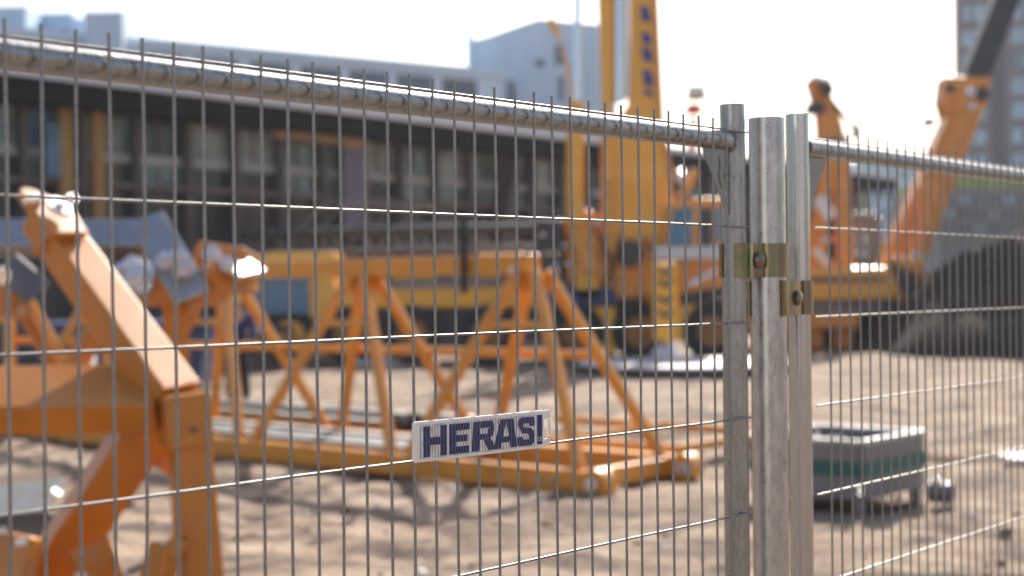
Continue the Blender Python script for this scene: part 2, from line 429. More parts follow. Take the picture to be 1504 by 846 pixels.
# tall pale clad hall on the right
b3 = empty('clad_hall', gp(780, 96), 'tall windowless pale blue clad hall with a sloping roof end, right of the office block', 'building')
Yh = 96.0
def ph(px, py): 
    q = pt(px, py, Yh); return (q.x, q.z)
poly = [(gp(689, Yh).x, 0), ph(689, 60), ph(712, 55), ph(790, 28), ph(905, 38), (gp(905, Yh).x, 0)]
obj('wall', MB().prism(poly, V((0, Yh + 8, 0)), V((1, 0, 0)), V((0, 0, 1)), 16), M['facade2'], b3)
q0, q1 = ph(686, 46), ph(694, 62)
obj('corner_pillar', MB().span((q0[0], Yh - .3, 0), (q1[0], Yh + 1.6, q0[1])), M['facade2'], b3)
for px0, px1, y0, y1 in ((820, 828, 112, 148), (786, 800, 88, 98), (815, 829, 66, 95), (842, 850, 40, 150), (700, 712, 120, 170), (745, 757, 120, 170)):
    a, c = ph(px0, y0), ph(px1, y1)
    obj('window', MB().span((a[0], Yh - .06, c[1]), (c[0], Yh - .005, a[1])), M['facwin'], b3)
for px in (735, 768, 801, 834, 867):
    a = ph(px, 60); obj('cladding_rib', MB().span((a[0], Yh - .12, 4), (a[0] + .18, Yh - .005, a[1] - .3)), M['facade'], b3)

# brick high rise
Yt = 170.0
b4 = empty('brick_tower', gp(1470, Yt), 'tall mauve brick high rise with columns of pale blue windows at the right edge', 'building')
a0 = gp(1410, Yt); ra = V((a0.x, Yt, 0)).normalized(); ut = V((ra.y, -ra.x, 0)); ut = (ut + ra * .02).normalized(); ntw = V((ut.y, -ut.x, 0))
def tu(px):
    k = (px - 752) / FPX
    return (k * a0.y - a0.x) / (ut.x - k * ut.y)
def tb_(t0, t1, d0, d1, z0, z1): return wall_box(MB(), a0, ut, ntw, t0, t1, d0, d1, z0, z1)
obj('wall', tb_(0, 26, -20, 0, 0, 62), M['brick'], b4)
obj('recess', tb_(tu(1461), tu(1479), .01, .12, 0, 61.5), M['brickdark'], b4, label='dark grey vertical strip')
nwin = 0
for fl in range(1, 14):
    z = 1.75 + fl * 2.95 - 1.2
    for pc_, wd in ((1424, 1.0), (1442, 1.35), (1497, 1.3), (1513, 1.2)):
        tw = tu(pc_)
        nwin += 1
        wv = obj('window', tb_(tw - wd / 2, tw + wd / 2, .01, .1, z, z + 1.85), M['blueglass'] if (fl * 7 + pc_) % 5 else M['facwin'], b4)
        if nwin < 60:
            obj('frame', tb_(tw - .04, tw + .04, .101, .14, z, z + 1.85), M['white'], wv)
    obj('floor_band', tb_(-.02, tu(1459), .01, .16, z - .62, z - .3), M['brick'], b4)

# grey block with planted roof, right
Yg = 95.0
b5 = empty('green_roof_building', gp(1440, Yg), 'low grey stepped building with a yellow green planted roof edge, below the brick high rise', 'building')
def span_px(px0, px1, y0, y1, Y, dep, z0=None):
    a, c = pt(px0, y0, Y), pt(px1, y1, Y)
    return MB().span((a.x, Y, c.z if z0 is None else z0), (c.x, Y + dep, a.z))
obj('wall', span_px(1378, 1560, 277, 340, Yg, 12, 0), M['greystone'], b5)
obj('planting', span_px(1378, 1462, 262, 276.5, Yg + .2, 10), M['moss'], b5)
obj('planting', span_px(1463, 1560, 268, 276.5, Yg + .2, 10), M['moss'], b5)
for r_ in range(3):
    for px in range(1388, 1545, 22):
        obj('window', span_px(px, px + 13, 288 + r_ * 21, 299 + r_ * 21, Yg - .08, .07), M['facwin'] if (px + r_) % 3 else M['blueglass'], b5)
    obj('ledge', span_px(1376, 1562, 303 + r_ * 21, 306 + r_ * 21, Yg - .5, .49), M['greystone'], b5)
b6 = empty('pale_office', gp(1310, 110), 'pale grey low office with windows between the orange rig mast and the crane boom', 'building')
obj('wall', span_px(1262, 1376, 236, 340, 110, 12, 0), M['facade'], b6)
for r_ in range(3):
    for px in range(1268, 1370, 18):
        obj('window', span_px(px, px + 10, 250 + r_ * 28, 264 + r_ * 28, 109.92, .07), M['facwin'] if (px + r_) % 2 else M['blueglass'], b6)

# ------------------------------------------------------------------ dark glass hall
O = V((-12.04, 33.5, 0)); uh = V((.644, .765, 0)).normalized(); nh = V((uh.y, -uh.x, 0))
b = empty('glass_hall', O, 'long dark glass fronted hall with a black fascia and pale roof edge behind the cranes', 'building')
T0, T1 = -6.0, 46.0
ZF = 6.28; ZT = 6.98
def wb(*a): return wall_box(MB(), O, uh, nh, *a)
obj('body', wb(T0, T1, -10, -.35, 0, ZF), M['mullion'], b)
obj('fascia', wb(T0 - .4, T1 + .4, -10.3, .9, ZF, ZT - .18), M['fascia'], b)
obj('roof_edge', wb(T0 - .55, T1 + .55, -10.4, 1.05, ZT - .18, ZT + .02), M['canopytop'], b, label='pale zinc roof edge')
rnd = random.Random(3)
mods = int((T1 - T0) / 1.6)
for i in range(mods):
    t = .66 + 1.6 * (i - 4)
    obj('mullion', wb(t - .09, t + .09, -.349, .08, 0, ZF - .003), M['mullion'], b)
    up = rnd.choice(['paneA', 'paneB', 'paneA', 'paneB', 'paneC'])
    k = i - 4
    if k == 0: up = 'mirrorblue'
    obj('window', wb(t + .092, t + 1.508, -.3, -.25, 5.32, ZF - .003), M[up], b)
    obj('window', wb(t + .092, t + 1.508, -.3, -.25, 4.56, 5.08), M[rnd.choice(['paneC', 'paneC', 'paneD', 'paneB'])], b)
    obj('window', wb(t + .092, t + 1.508, -.3, -.25, 2.9, 4.43), M[rnd.choice(['paneC', 'paneC', 'paneD', 'paneD'])], b)
    # thin middle bar in each bay, its own depth
    if i % 3 != 1:
        obj('glazing_bar', wb(t + .77, t + .83, -.249, -.2, 2.9, ZF - .003), M['mullion'] if i % 2 else M['rail'], b)
obj('facade_band_or_reflection', wb(T0, T1, -.349, -.16, 5.083, 5.317), M['facade_band_or_reflection'], b)  # raised strip painted for the pale band mirrored in the glass
obj('rail', wb(T0, T1, -.349, .03, 4.44, 4.55), M['rail'], b)
obj('facade_band_or_reflection', wb(T0, T1, -.349, -.1, 2.6, 2.897), M['rail'], b)
obj('plinth', wb(T0, T1, -.349, .06, 0, 1.2), M['brickdark'], b)
def tpx(px):
    k = (px - 752) / FPX
    return (k * O.y - O.x) / (uh.x - k * uh.y)
for px0, px1, z0, z1, mm, nm in ((84, 104, 2.9, 6.27, 'ochre', 'column_reflection'), (134, 150, 3.2, 6.27, 'ochre', 'ochre_reflection'), (64, 84, 4.6, 5.9, 'mirrorblue', 'blue_reflection'),
                             (500, 535, 5.95, 6.27, 'tan', 'tan_reflection'), (500, 535, 3.3, 5.94, 'lavender', 'lavender_reflection'), (400, 500, 6.05, 6.26, 'tan', 'tan_reflection')):
    obj(nm, wb(tpx(px0), tpx(px1), .082, .2, z0, z1), M[mm], b)  # colour patches painted for reflections of crane and houses in the glass
obj('diagonal_strut', MB().beam(O + uh * tpx(748) + nh * .3 + V((0, 0, 6.2)), O + uh * tpx(728) + nh * .3 + V((0, 0, 3.6)), .5, .3), M['mullion'], b)

# ------------------------------------------------------------------ soil heaps
def mound(name, cx, cy, rx, ry, h, m, label, seed, pw=1.0):
    mb = MB(); n = 110; rg = 40
    for j in range(rg + 1):
        f = j / rg
        for i in range(n):
            a = 2 * math.pi * i / n
            x = cx + rx * f * math.cos(a) * (1 + .12 * noise.noise(V((math.cos(a) * 1.4, math.sin(a) * 1.4, seed))))
            y = cy + ry * f * math.sin(a)
            z = h * (1 - f ** pw) + .55 * min(1, 4 * (1 - f)) * noise.noise(V((x * .5, y * .5, seed))) * min(h, 2) + .28 * noise.noise(V((x * 1.7, y * 1.7, seed))) * min(1, 5 * (1 - f))
            if j == rg: z = -.15
            mb.v.append(V((x, y, z)))
    for j in range(rg):
        for i in range(n): mb.f.append((j * n + i, j * n + (i + 1) % n, (j + 1) * n + (i + 1) % n, (j + 1) * n + i)); mb.sm.append(True)
    mb.f.append(tuple(range(n))); mb.sm.append(True)
    return tag(obj(name, mb, m, loc=(cx, cy, 0)), label, 'soil heap')
mound('soil_heap', 16.8, 38.0, 7.8, 7.4, 5.4, M['soil'], 'big dark grey soil heap rising to the right edge of the yard', 3, 1.0)
mound('soil_heap', 23.5, 54, 10, 7, 4.9, M['brownsoil'], 'brown earth bank behind the dark grey heap, on the right', 8, 1.3)
mound('soil_heap', 11.0, 43.5, 3.8, 2.6, 1.15, M['brownsoil'], 'low brown soil mound below the orange crane on the right', 5, 1.2)

# unseen street houses behind the camera, added for tubes and glass hall to mirror
hs = empty('unseen_street_house', (-15, -24, 0), 'unseen white rendered street house with dark windows across the road, behind the viewer on the left', 'building')
obj('wall', MB().span((-23, -34, 0), (-9, -24, 11)), M['white'], hs)
for fl in range(3):
    for k in range(5): obj('window', MB().span((-22 + k * 2.7, -23.99, 1.2 + fl * 3.3), (-20.7 + k * 2.7, -23.93, 3.0 + fl * 3.3)), M['facwin'], hs)
hs = empty('unseen_street_block', (12, -30, 0), 'unseen brown brick street block with pale floor bands, behind the viewer on the right', 'building')
obj('wall', MB().span((2, -42, 0), (46, -30, 13)), M['brick'], hs)
for fl in range(4):
    obj('floor_band', MB().span((1.9, -29.99, 2.9 + fl * 3.2), (46.1, -29.8, 3.5 + fl * 3.2)), M['white'], hs)
    for k in range(13): obj('window', MB().span((3.2 + k * 3.3, -29.99, 1.0 + fl * 3.2), (5.4 + k * 3.3, -29.92, 2.6 + fl * 3.2)), M['facwin'], hs)

# ------------------------------------------------------------------ big mobile crane in the middle
Yc = 34.0
def zz(z): return 1.75 + (z - 1.75) * 34 / 30.5
def wpx(px, py, Y=Yc): return pt(px, py, Y)
cr = empty('mobile_crane', gp(700, Yc), 'yellow mobile crane truck with its boom raised straight up, behind the orange lattice', 'crane')
def sp(px0, px1, y0, y1, Y=Yc, dep=1.0): return span_px(px0, px1, y0, y1, Y, dep)
obj('chassis', sp(470, 1075, 452, 486, Yc + .3, 1.9), M['dark'], cr, .03)
body = MB(); body.v = []; 
body = sp(462, 830, 421, 451, Yc, 2.4)
obj('deck', body, M['yellow'], cr, .05)
obj('deck_plate', sp(560, 832, 412, 420.5, Yc - .05, 2.4), M['steel_dark'], cr)
obj('engine_cover', sp(575, 690, 385, 411.5, Yc + .4, 1.6), M['yellow'], cr, .06)
obj('engine_cover', sp(700, 770, 372, 411.5, Yc + .4, 1.6), M['yellow2'], cr, .06)
# driver's cab
cab = MB()
c0 = [(0, 0), (0, .62), (.30, 1.95), (.55, 2.02), (2.0, 2.02), (2.0, 0)]
ox = wpx(362, 500).x
cabm = obj('cab', MB().prism([(ox + p[0] * 1.06, zz(.62 + p[1] * .98)) for p in c0], V((0, Yc + 1.05, 0)), V((1, 0, 0)), V((0, 0, 1)), 2.3), M['yellow'], cr, .05)
wp = [(.12, .68), (.33, 1.78), (1.45, 1.78), (1.45, .68)]
obj('side_window', MB().prism([(ox + p[0] * 1.06, zz(.62 + p[1] * .98)) for p in wp], V((0, Yc - .13, 0)), V((1, 0, 0)), V((0, 0, 1)), .04), M['bluewin'], cabm)
obj('window_bar', MB().span((ox + .2, Yc - .17, zz(1.92)), (ox + 1.5, Yc - .152, zz(1.95))), M['dark'], cabm)
obj('bumper', sp(357, 470, 492, 508, Yc - .1, 2.3), M['dark'], cr, .03)
obj('headlight', MB().cyl(wpx(377, 484, Yc - .19), wpx(377, 484, Yc - .1), .11), M['white'], cr)
obj('grille', sp(395, 430, 478, 490, Yc - .16, .05), M['dark'], cr)
# wheels
def wheel(px, Y):
    c = gp(px, Y, .70)
    wh = obj('wheel', MB().ring(c + V((0, 0, 0)), c + V((0, .42, 0)), .70, .37, 36), M['black'], cr)
    obj('rim', MB().cyl(c + V((0, .04, 0)), c + V((0, .3, 0)), .37, .30, 28), M['rimpaint'], wh)
    obj('hub', MB().cyl(c + V((0, -.06, 0)), c + V((0, .039, 0)), .15, .17, 20), M['rimpaint'], wh)
    return wh
for px in (424, 512, 604, 716, 846, 940, 1046): wheel(px, Yc - .12)
for px in (604, 716, 846, 940, 1046):
    obj('mudguard', sp(px - 48, px + 48, 438, 446, Yc - .2, .55) if px > 800 else sp(px - 40, px + 40, 452.5, 457, Yc - .16, .4), M['dark'], cr, .02)
obj('fender', sp(868, 905, 450, 522, Yc - .1, .8), M['yellow'], cr, .03)
obj('fender', sp(985, 1022, 446, 500, Yc - .1, .8), M['yellow'], cr, .03)
obj('toolbox', sp(800, 905, 424, 449, Yc - .25, .9), M['navy'], cr, .03)
# superstructure
ss = obj('superstructure', MB().prism([(wpx(a_, 0).x, zz(b_)) for a_, b_ in ((828, 1.9), (822, 3.2), (860, 3.45), (905, 3.1), (985, 3.15), (1060, 2.5), (1060, 1.75), (900, 1.4))],
                  V((0, Yc + 1.0, 0)), V((1, 0, 0)), V((0, 0, 1)), 2.0), M['yellow2'], cr, .05)
obj('side_plate', sp(845, 880, 340, 440, Yc - .25, .22), M['yellow'], cr, .03)
obj('side_plate', sp(905, 955, 352, 392, Yc - .3, .25), M['orange'], cr, .03)
obj('winch', MB().cyl(wpx(925, 372, Yc - .55), wpx(925, 372, Yc - .05), .32), M['dark'], cr)
obj('counterweight', sp(788, 828, 322, 424, Yc - .2, 2.2), M['dark'], cr, .06)
for py in (345, 372, 398):
    for px in (797, 806, 818):
        if (px + py) % 2: continue
        obj('bolt', MB().cyl(wpx(px, py, Yc - .26), wpx(px, py, Yc - .19), .05, n=10), M['chrome'], cr)
for px, py in ((829, 361), (833, 388), (855, 306), (876, 329), (817, 389)):
    obj('lug_pin', MB().blob(wpx(px, py, Yc - .42), .075, .075, .075, 16, 10), M['chrome'], cr)
obj('turntable', MB().cyl(wpx(930, 440, Yc + 1.0), wpx(930, 425, Yc + 1.0), .85, n=32), M['dark'], cr)
# operator's cab
opc = obj('operator_cab', MB().prism([(wpx(a_, 0).x, zz(b_)) for a_, b_ in ((962, 2.45), (978, 3.5), (1012, 3.62), (1060, 3.62), (1060, 2.45))], V((0, Yc - .35, 0)), V((1, 0, 0)), V((0, 0, 1)), 1.0), M['yellow2'], cr, .04)
obj('windscreen', MB().prism([(wpx(a_, 0).x, zz(b_)) for a_, b_ in ((968, 2.62), (981, 3.4), (1008, 3.44), (1004, 2.62))], V((0, Yc - .87, 0)), V((1, 0, 0)), V((0, 0, 1)), .03), M['bluewin'], opc)
obj('side_window', MB().span((wpx(1016, 0).x, Yc - .89, zz(2.6)), (wpx(1034, 0).x, Yc - .86, zz(3.4))), M['dark'], opc)
obj('side_window', MB().span((wpx(1037, 0).x, Yc - .89, zz(2.7)), (wpx(1056, 0).x, Yc - .86, zz(3.4))), M['glasspale'], opc)
obj('cab_ledge', sp(960, 1062, 362, 380, Yc - 1.0, .3), M['steel'], cr)
obj('lamp_arm', MB().beam(wpx(990, 305, Yc - .4), wpx(1022, 250, Yc - .4), .22, .2), M['orange'], cr, .02)
obj('work_light', MB().cyl(wpx(1000, 262, Yc - .7), wpx(1000, 252, Yc - .45), .14, .1), M['pale_steel'], cr)
# boom
bm_ = MB(); P = lambda px, py, dy=0: wpx(px, py, Yc + dy)
def slab(pts, Y, t): 
    q = [pt(px, py, Y) for px, py in pts]; return MB().prism([(a.x, a.z) for a in q], V((0, Y + t / 2, 0)), V((1, 0, 0)), V((0, 0, 1)), t)
obj('boom', slab([(887, 372), (885, 200), (926, 150), (925, -60), (963, -60), (969, 90), (975, 180), (986, 250), (988, 372)], Yc - .1, .9), M['yellow'], cr, .04)
obj('boom_flange', slab([(958, -60), (964, -60), (975, 180), (990, 260), (980, 262), (966, 180)], Yc - .16, .04), M['orange'], cr)
obj('boom_side_plate', slab([(876, -60), (899, -60), (899, 262), (888, 262), (886, 180)], Yc - .45, .3), M['yellow'], cr, .02)
obj('boom_web', slab([(888, 262.5), (900, 262.5), (908, 372), (890, 372)], Yc - .45, .3), M['orange'], cr, .02)
obj('derrick_cylinder', MB().cyl(P(908, 150, -.2), P(908, -60, -.2), .15, n=28), M['chrome'], cr)
obj('derrick_cylinder', MB().cyl(P(919, 145, -.28), P(919, -60, -.28), .07, n=24), M['white'], cr, label='thin white rod')
obj('lift_cylinder', MB().cyl(P(845, 330, -.3), P(845, 150, -.3), .22, n=28), M['yellow'], cr)
obj('lift_rod', MB().cyl(P(847, 150, -.3), P(849, -60, -.3), .085, n=24), M['chrome'], cr)
obj('lift_foot', MB().beam(P(845, 335, -.3), P(870, 400, -.3), .45, .4), M['orange'], cr, .03)
# big blue letters running up the boom (only their blocks can be made out in the photo)
for y0, y1 in ((8, 33), (46, 66), (68, 92), (101, 128), (131, 142)):
    q = [pt(px, py, Yc - .13) for px, py in ((940 + (y0 / 30), y0), (952 + y0 / 22, y0 + 3), (955 + y1 / 22, y1), (942 + y1 / 30, y1 - 3))]
    obj('blue_letter', MB().prism([(a.x, a.z) for a in q], V((0, Yc - .125, 0)), V((1, 0, 0)), V((0, 0, 1)), .03), M['bluelet'], cr)
for i, (a_, c_) in enumerate((((868, 330), (900, 420)), ((912, 345), (880, 425)), ((944, 350), (962, 400)))):
    q = [P(a_[0] + (c_[0] - a_[0]) * f + 9 * math.sin(f * 3.1), a_[1] + (c_[1] - a_[1]) * f, -.75) for f in [k / 8 for k in range(9)]]
    obj('hose', MB().path(q, .035, 8), M['black'], cr)
for px in (470, 500, 530, 560):
    obj('handrail_post', MB().cyl(P(px, 421, .1), P(px, 396, .1), .025, n=8), M['pale_steel'], cr)
obj('handrail', MB().cyl(P(468, 396, .1), P(562, 396, .1), .025, n=8), M['pale_steel'], cr)
for px in (640, 735, 790):
    obj('deck_box', sp(px, px + 26, 404, 412.4, -0 + Yc - .02, .5), M['dark'], cr, .02)
# outrigger with chevrons on a pale mat
orr = obj('outrigger_leg', sp(959, 995, 386, 500, Yc - 3.6, .5), M['yellow'], cr, .03)
for i, py in enumerate((396, 413, 437, 458)):
    c = pt(977, py, Yc - 3.63)
    obj('chevron', MB().prism([(-.16, .08), (0, -.06), (.16, .08), (.16, -.02), (0, -.16), (-.16, -.02)], c, V((1, 0, 0)), V((0, 0, 1)), .02), M['dark'], orr)
obj('outrigger_foot', MB().cyl(pt(977, 500, Yc - 3.35), pt(977, 522, Yc - 3.35), .12, .34, n=24), M['pale_steel'], cr)
obj('outrigger_beam', sp(962, 998, 430, 446, Yc - 3.05, 3.2), M['yellow2'], cr, .02)
obj('grab_rail', MB().cyl(P(1012, 418, -.9), P(1054, 396, -.9), .07, n=12), M['pale_steel'], cr)
# mats
mm_ = MB(); cxm = gp(1002, 29.8)
o = empty('outrigger_mat', (cxm.x, 29.9, 0), '', '')
obj('base', MB().cyl((cxm.x, 29.9, -.05), (cxm.x, 29.9, .15), 2.25, n=48), M['dark'], o)
obj('top_sheet', MB().cyl((cxm.x, 29.9, .152), (cxm.x, 29.9, .19), 2.2, n=48), M['mat_white'], o)
tag(o, 'round white mat under the chevron striped outrigger foot', 'outrigger mat')
for px, Y, lb in ((905, 37.5, 'pale mat on the ground left of the chevron striped outrigger'), (1022, 38, 'pale mat on the ground right of the chevron striped outrigger'), (560, 36.5, 'pale mat on the ground under the left half of the crane truck')):
    c = gp(px, Y)
    o = obj('ground_mat', MB().box((c.x, Y - 2.2, .04), (1.1, .9, .12)), M['mat_white'], loc=(c.x, Y - 2.2, 0), bevel=.02); tag(o, lb, 'mat')

# dark lattice jib stowed across the truck
jb = empty('stowed_jib', gp(600, 37), 'dark grey lattice jib lying level above the truck deck', 'crane jib')
for py in (344, 372):
    obj('chord', MB().cyl(pt(352, py, 37), pt(790, py - 9, 37), .09 if py > 350 else .14, n=12), M['steel_dark'] if py > 350 else M['dark'], jb)
pp = [352 + i * 22 for i in range(20)]
for i in range(19):
    a, c = pp[i], pp[i + 1]
    obj('lacing', MB().cyl(pt(a, 372 if i % 2 else 340, 37), pt(c, 340 if i % 2 else 372, 37), .035, n=8), M['steel_dark'], jb)
for a, c in (((430, 350), (475, 300)), ((505, 350), (540, 312)), ((455, 352), (500, 305))):
    obj('stay', MB().cyl(pt(*a, 37.3), pt(*c, 37.3), .05, n=8), M['steel_dark'], jb)
obj('upright', MB().cyl(pt(430, 350, 37.3), gp(430, 37.3), .07), M['steel_dark'], jb); obj('upright', MB().cyl(pt(700, 345, 37.3), gp(700, 37.3), .07), M['steel_dark'], jb)
obj('cross_rail', MB().cyl(pt(475, 300, 37.3), pt(640, 306, 37.3), .04), M['steel_dark'], jb)

# ------------------------------------------------------------------ orange crane on the right
Yr = 44.0
rc = empty('telescopic_crane', gp(1280, Yr), 'orange crane on the right with a slanted boom and dark grey inner section', 'crane')
def rp(px, py, d=0): return pt(px, py, Yr + d)
def sr(px0, px1, y0, y1, d=0, dep=1.0): return span_px(px0, px1, y0, y1, Yr + d, dep)
obj('base', sr(1120, 1316, 394, 440, -4.9, 4.0), M['yellow'], rc, .06)
obj('base_lip', sr(1180, 1300, 408, 413, -5.0, .09), M['mullion'], rc)
obj('sill_beam', sr(1120, 1262, 462, 482, -4.7, 3.5), M['yellow2'], rc, .04)
obj('running_gear', sr(1120, 1330, 441, 461, -4.6, 3.4), M['steel_dark'], rc, .04)
obj('undercarriage', sr(1150, 1330, 439, 469, .3, 2), M['steel_dark'], rc, .05)
obj('lattice_guard', slab([(1305, 374), (1356, 382), (1366, 440), (1352, 480), (1336, 470), (1318, 440)], Yr - 4.9, .5), M['yellow2'], rc, .03)
for i in range(7):
    obj('guard_bar', MB().beam(rp(1306 + i * 7, 384 + i * 3, -4.96), rp(1330 + i * 5, 438 + i * 5, -4.96), .05, .06), M['mullion'], rc)
obj('boom', MB().beam(rp(1316, 400), rp(1424, 140), 1.2, 1.1, 0, (0, -1, 0), .9, .9), M['yellow2'], rc, .05)
obj('boom_panel', MB().beam(rp(1352, 330, -.6), rp(1416, 165, -.6), .4, .06, 0, (0, -1, 0)), M['orange'], rc)
obj('boom_head', slab([(1388, 112), (1456, 112), (1452, 150), (1436, 172), (1420, 200), (1396, 190), (1384, 148)], Yr - .4, .9), M['yellow2'], rc, .05)
obj('inner_boom', MB().beam(rp(1416, 150, .2), rp(1500, -60, .2), .75, .7, 0, (0, -1, 0)), M['dark'], rc, .03)
obj('boom_cylinder', MB().cyl(rp(1330, 420, -.8), rp(1368, 300, -.8), .32, n=20), M['orange'], rc)
obj('cylinder_bracket', slab([(1350, 270), (1382, 262), (1392, 300), (1372, 345), (1350, 330)], Yr - .9, .5), M['yellow2'], rc, .03)
for px, py, r_ in ((1425, 137, .16), (1427, 157, .12), (1345, 375, .15), (1296, 432, .1)):
    obj('pin', MB().blob(rp(px, py, -1.1), r_, r_, r_, 16, 10), M['chrome'], rc)
obj('pulley', MB().cyl(rp(1443, 138, -.6), rp(1443, 138, -.42), .22, n=20), M['dark'], rc)
obj('bumper', MB().box(rp(1392, 132, -.2), (.3, .5, .2)), M['dark'], rc); obj('bumper', MB().box(rp(1364, 180, -.2), (.25, .5, .2)), M['dark'], rc)
obj('counterweight', sr(1310, 1352, 350, 384, .2, 1.4), M['pale_steel'], rc, .08)

# orange rig mast with a dark cable arm
rg = empty('rig_mast', gp(1225, 40), 'orange rig mast with angular head and dark cable arm, right of the fence posts', 'rig')
def qp(px, py, d=0): return pt(px, py, 40 + d)
obj('head', slab([(1189, 119), (1197, 113), (1216, 122), (1222, 140), (1232, 160), (1243, 205), (1206, 205), (1203, 160)], 40, .7), M['orange'], rg, .04)
obj('head_cap', MB().beam(qp(1190, 116, -.1), qp(1216, 123, -.1), .9, .1), M['pale_steel'], rg)
obj('motor', MB().cyl(qp(1214, 131, -.4), qp(1214, 131, .2), .2), M['dark'], rg)
obj('side_block', MB().box(qp(1197, 160), (.4, .6, .28)), M['dark'], rg)
obj('cable_arm', MB().beam(qp(1224, 152), qp(1261, 196), .12, .1), M['dark'], rg)
obj('arm_end', MB().beam(qp(1257, 184), qp(1259, 203), .18, .2), M['dark'], rg)
obj('cable_arm', MB().beam(qp(1225, 204), qp(1260, 199), .07, .07), M['dark'], rg)
obj('collar', slab([(1196, 206), (1246, 206), (1250, 214), (1192, 214)], 39.9, .9), M['rail'], rg)
obj('leg', MB().beam(qp(1234, 214), qp(1242, 400), .42, .4), M['orange'], rg, .03)
obj('leg', MB().beam(qp(1222, 214), qp(1190, 400), .36, .4), M['orange'], rg, .03)
obj('leg', MB().beam(qp(1212, 290, -.3), qp(1206, 400, -.3), .22, .22), M['orange'], rg, .02)
obj('leg', MB().beam(qp(1240, 400, 0), gp(1236, 40), .5, .5), M['yellow2'], rg, .02)
obj('leg', MB().beam(qp(1192, 400, 0), gp(1192, 40), .5, .5), M['yellow2'], rg, .02)
for y_ in (260, 310, 350, 385):
    obj('cross_bar', MB().beam(qp(1208, y_), qp(1240, y_ + 3), .16, .14), M['orange'], rg)
obj('stripe_board', MB().beam(qp(1202, 290, -.4), qp(1222, 320, -.4), .36, .05, 0, (0, -1, 0)), M['white'], rg)
obj('stripe_board', MB().beam(qp(1197, 365, -.4), qp(1215, 388, -.4), .22, .05, 0, (0, -1, 0)), M['white'], rg)
for px, py in ((1210, 354), (1270, 352), (1259, 372), (1271, 372), (1197, 455)):
    pass
obj('lamp', MB().blob(qp(1210, 354, -.6), .11, .11, .11, 14, 8), M['chrome'], rg)
# grey machine behind with bright fittings
gm = empty('hydraulic_unit', gp(1266, 47), 'grey hydraulic unit with shiny fittings between the rig mast and the slanted boom', 'machine')
obj('housing', span_px(1250, 1296, 320, 398, 48, 1.5, 0), M['steel_dark'], gm, .05)
obj('lid', span_px(1254, 1290, 312, 319.5, 48.1, 1.2), M['sheetgrey'], gm, .03)
for px, py in ((1270, 352), (1259, 372), (1271, 373)):
    obj('fitting', MB().blob(pt(px, py, 47.8), .13, .13, .13, 14, 8), M['chrome'], gm)

# red beacon mast between the boom and the fence post
bt = empty('beacon_mast', gp(1016, 58), 'slim red mast with a crossbar and pale lamp box beside the raised boom', 'mast')
def bp(px, py, d=0): return pt(px, py, 58 + d)
obj('mast', MB().beam(gp(1006, 58), bp(1018, 172), .75, .6, 0, (0, -1, 0), .22, .2), M['red'], bt)
obj('hub', MB().blob(bp(1019, 161), .36, .3, .24, 14, 8), M['red'], bt)
obj('crossbar', MB().beam(bp(996, 166), bp(1052, 161), .07, .07), M['steel_dark'], bt)
obj('pole', MB().cyl(bp(1020, 160), bp(1022, 143), .035), M['pale_steel'], bt)
obj('lamp_box', MB().span(tuple(bp(1012, 141, -.2)), tuple(bp(1033, 128, .4))), M['white'], bt, .03)
obj('lamp_tray', MB().span(tuple(bp(1011, 144.5, -.25)), tuple(bp(1034, 141.2, .45))), M['tan'], bt)
# distant orange jib tip
jt = empty('distant_jib', gp(815, 75), 'small distant orange jib tip hanging in front of the pale clad hall', 'crane jib')
def jp(px, py, d=0): return pt(px, py, 75 + d)
obj('head', MB().beam(jp(807, 28), jp(819, 50), .42, .4), M['orange'], jt, .03)
obj('strut', MB().beam(jp(819, 50.5), jp(832, 95), .12, .12, 0, (0, 0, 1), .2, .2), M['orange'], jt)
obj('lower_strut', MB().beam(jp(832, 95), jp(850, 200), .2, .2), M['orange'], jt); obj('base', MB().beam(jp(850, 200), gp(852, 75), .5, .5), M['orange'], jt)

# ------------------------------------------------------------------ lattice section in the middle
La = V((.62, 12.05, 0)); lu = V((-.766, .643, 0)).normalized(); lv = V((.643, .766, 0)).normalized()
LW, LZ, BAY, NB = 1.35, 1.99, 2.26, 5
def lp(t, s, z): return La + lu * t + lv * s + V((0, 0, z))
lt = empty('lattice_section', lp(5, LW / 2, 0), 'long orange triangular crane lattice section lying across the sandy yard', 'crane section')
L_ = BAY * NB
ZB = .11
obj('bottom_chord', MB().beam(lp(-.05, 0, ZB), lp(L_, 0, ZB), .17, .20), M['orange'], lt, .012)
obj('bottom_chord', MB().beam(lp(-.05, LW, ZB), lp(L_, LW, ZB), .17, .20), M['orange'], lt, .012)
obj('top_chord', MB().beam(lp(1.10, LW / 2, LZ), lp(L_ - 1.1, LW / 2, LZ), .2, .18), M['orange'], lt, .012)
obj('end_beam', MB().beam(lp(.1, .09, ZB), lp(.1, LW - .09, ZB), .14, .17), M['orange'], lt, .012)
for k in range(1, NB + 1):
    obj('cross_tie', MB().beam(lp(BAY * k, .09, ZB), lp(BAY * k, LW - .09, ZB), .1, .1), M['orange'], lt, .01)
def fan(t0, t1, s, w_=.105):
    a = lp(t0, LW / 2 + (s - LW / 2) * .12, LZ - .08); c = lp(t1, s + (.05 if s == 0 else -.05), ZB + .1)
    obj('brace', MB().beam(a, c, w_, .082, 0, lv), M['orange'], lt, .01)
for k in range(NB):
    tm = BAY * (k + .5)
    obj('node_plate', MB().prism([(-.30, .0), (.30, .0), (.16, -.17), (-.16, -.17)], lp(tm, LW / 2, LZ - .092), -lu, V((0, 0, 1)), .016), M['orange'], lt)
    for s in (0, LW):
        fan(tm - .10, BAY * k + .12, s); fan(tm + .10, BAY * (k + 1) - .12, s)
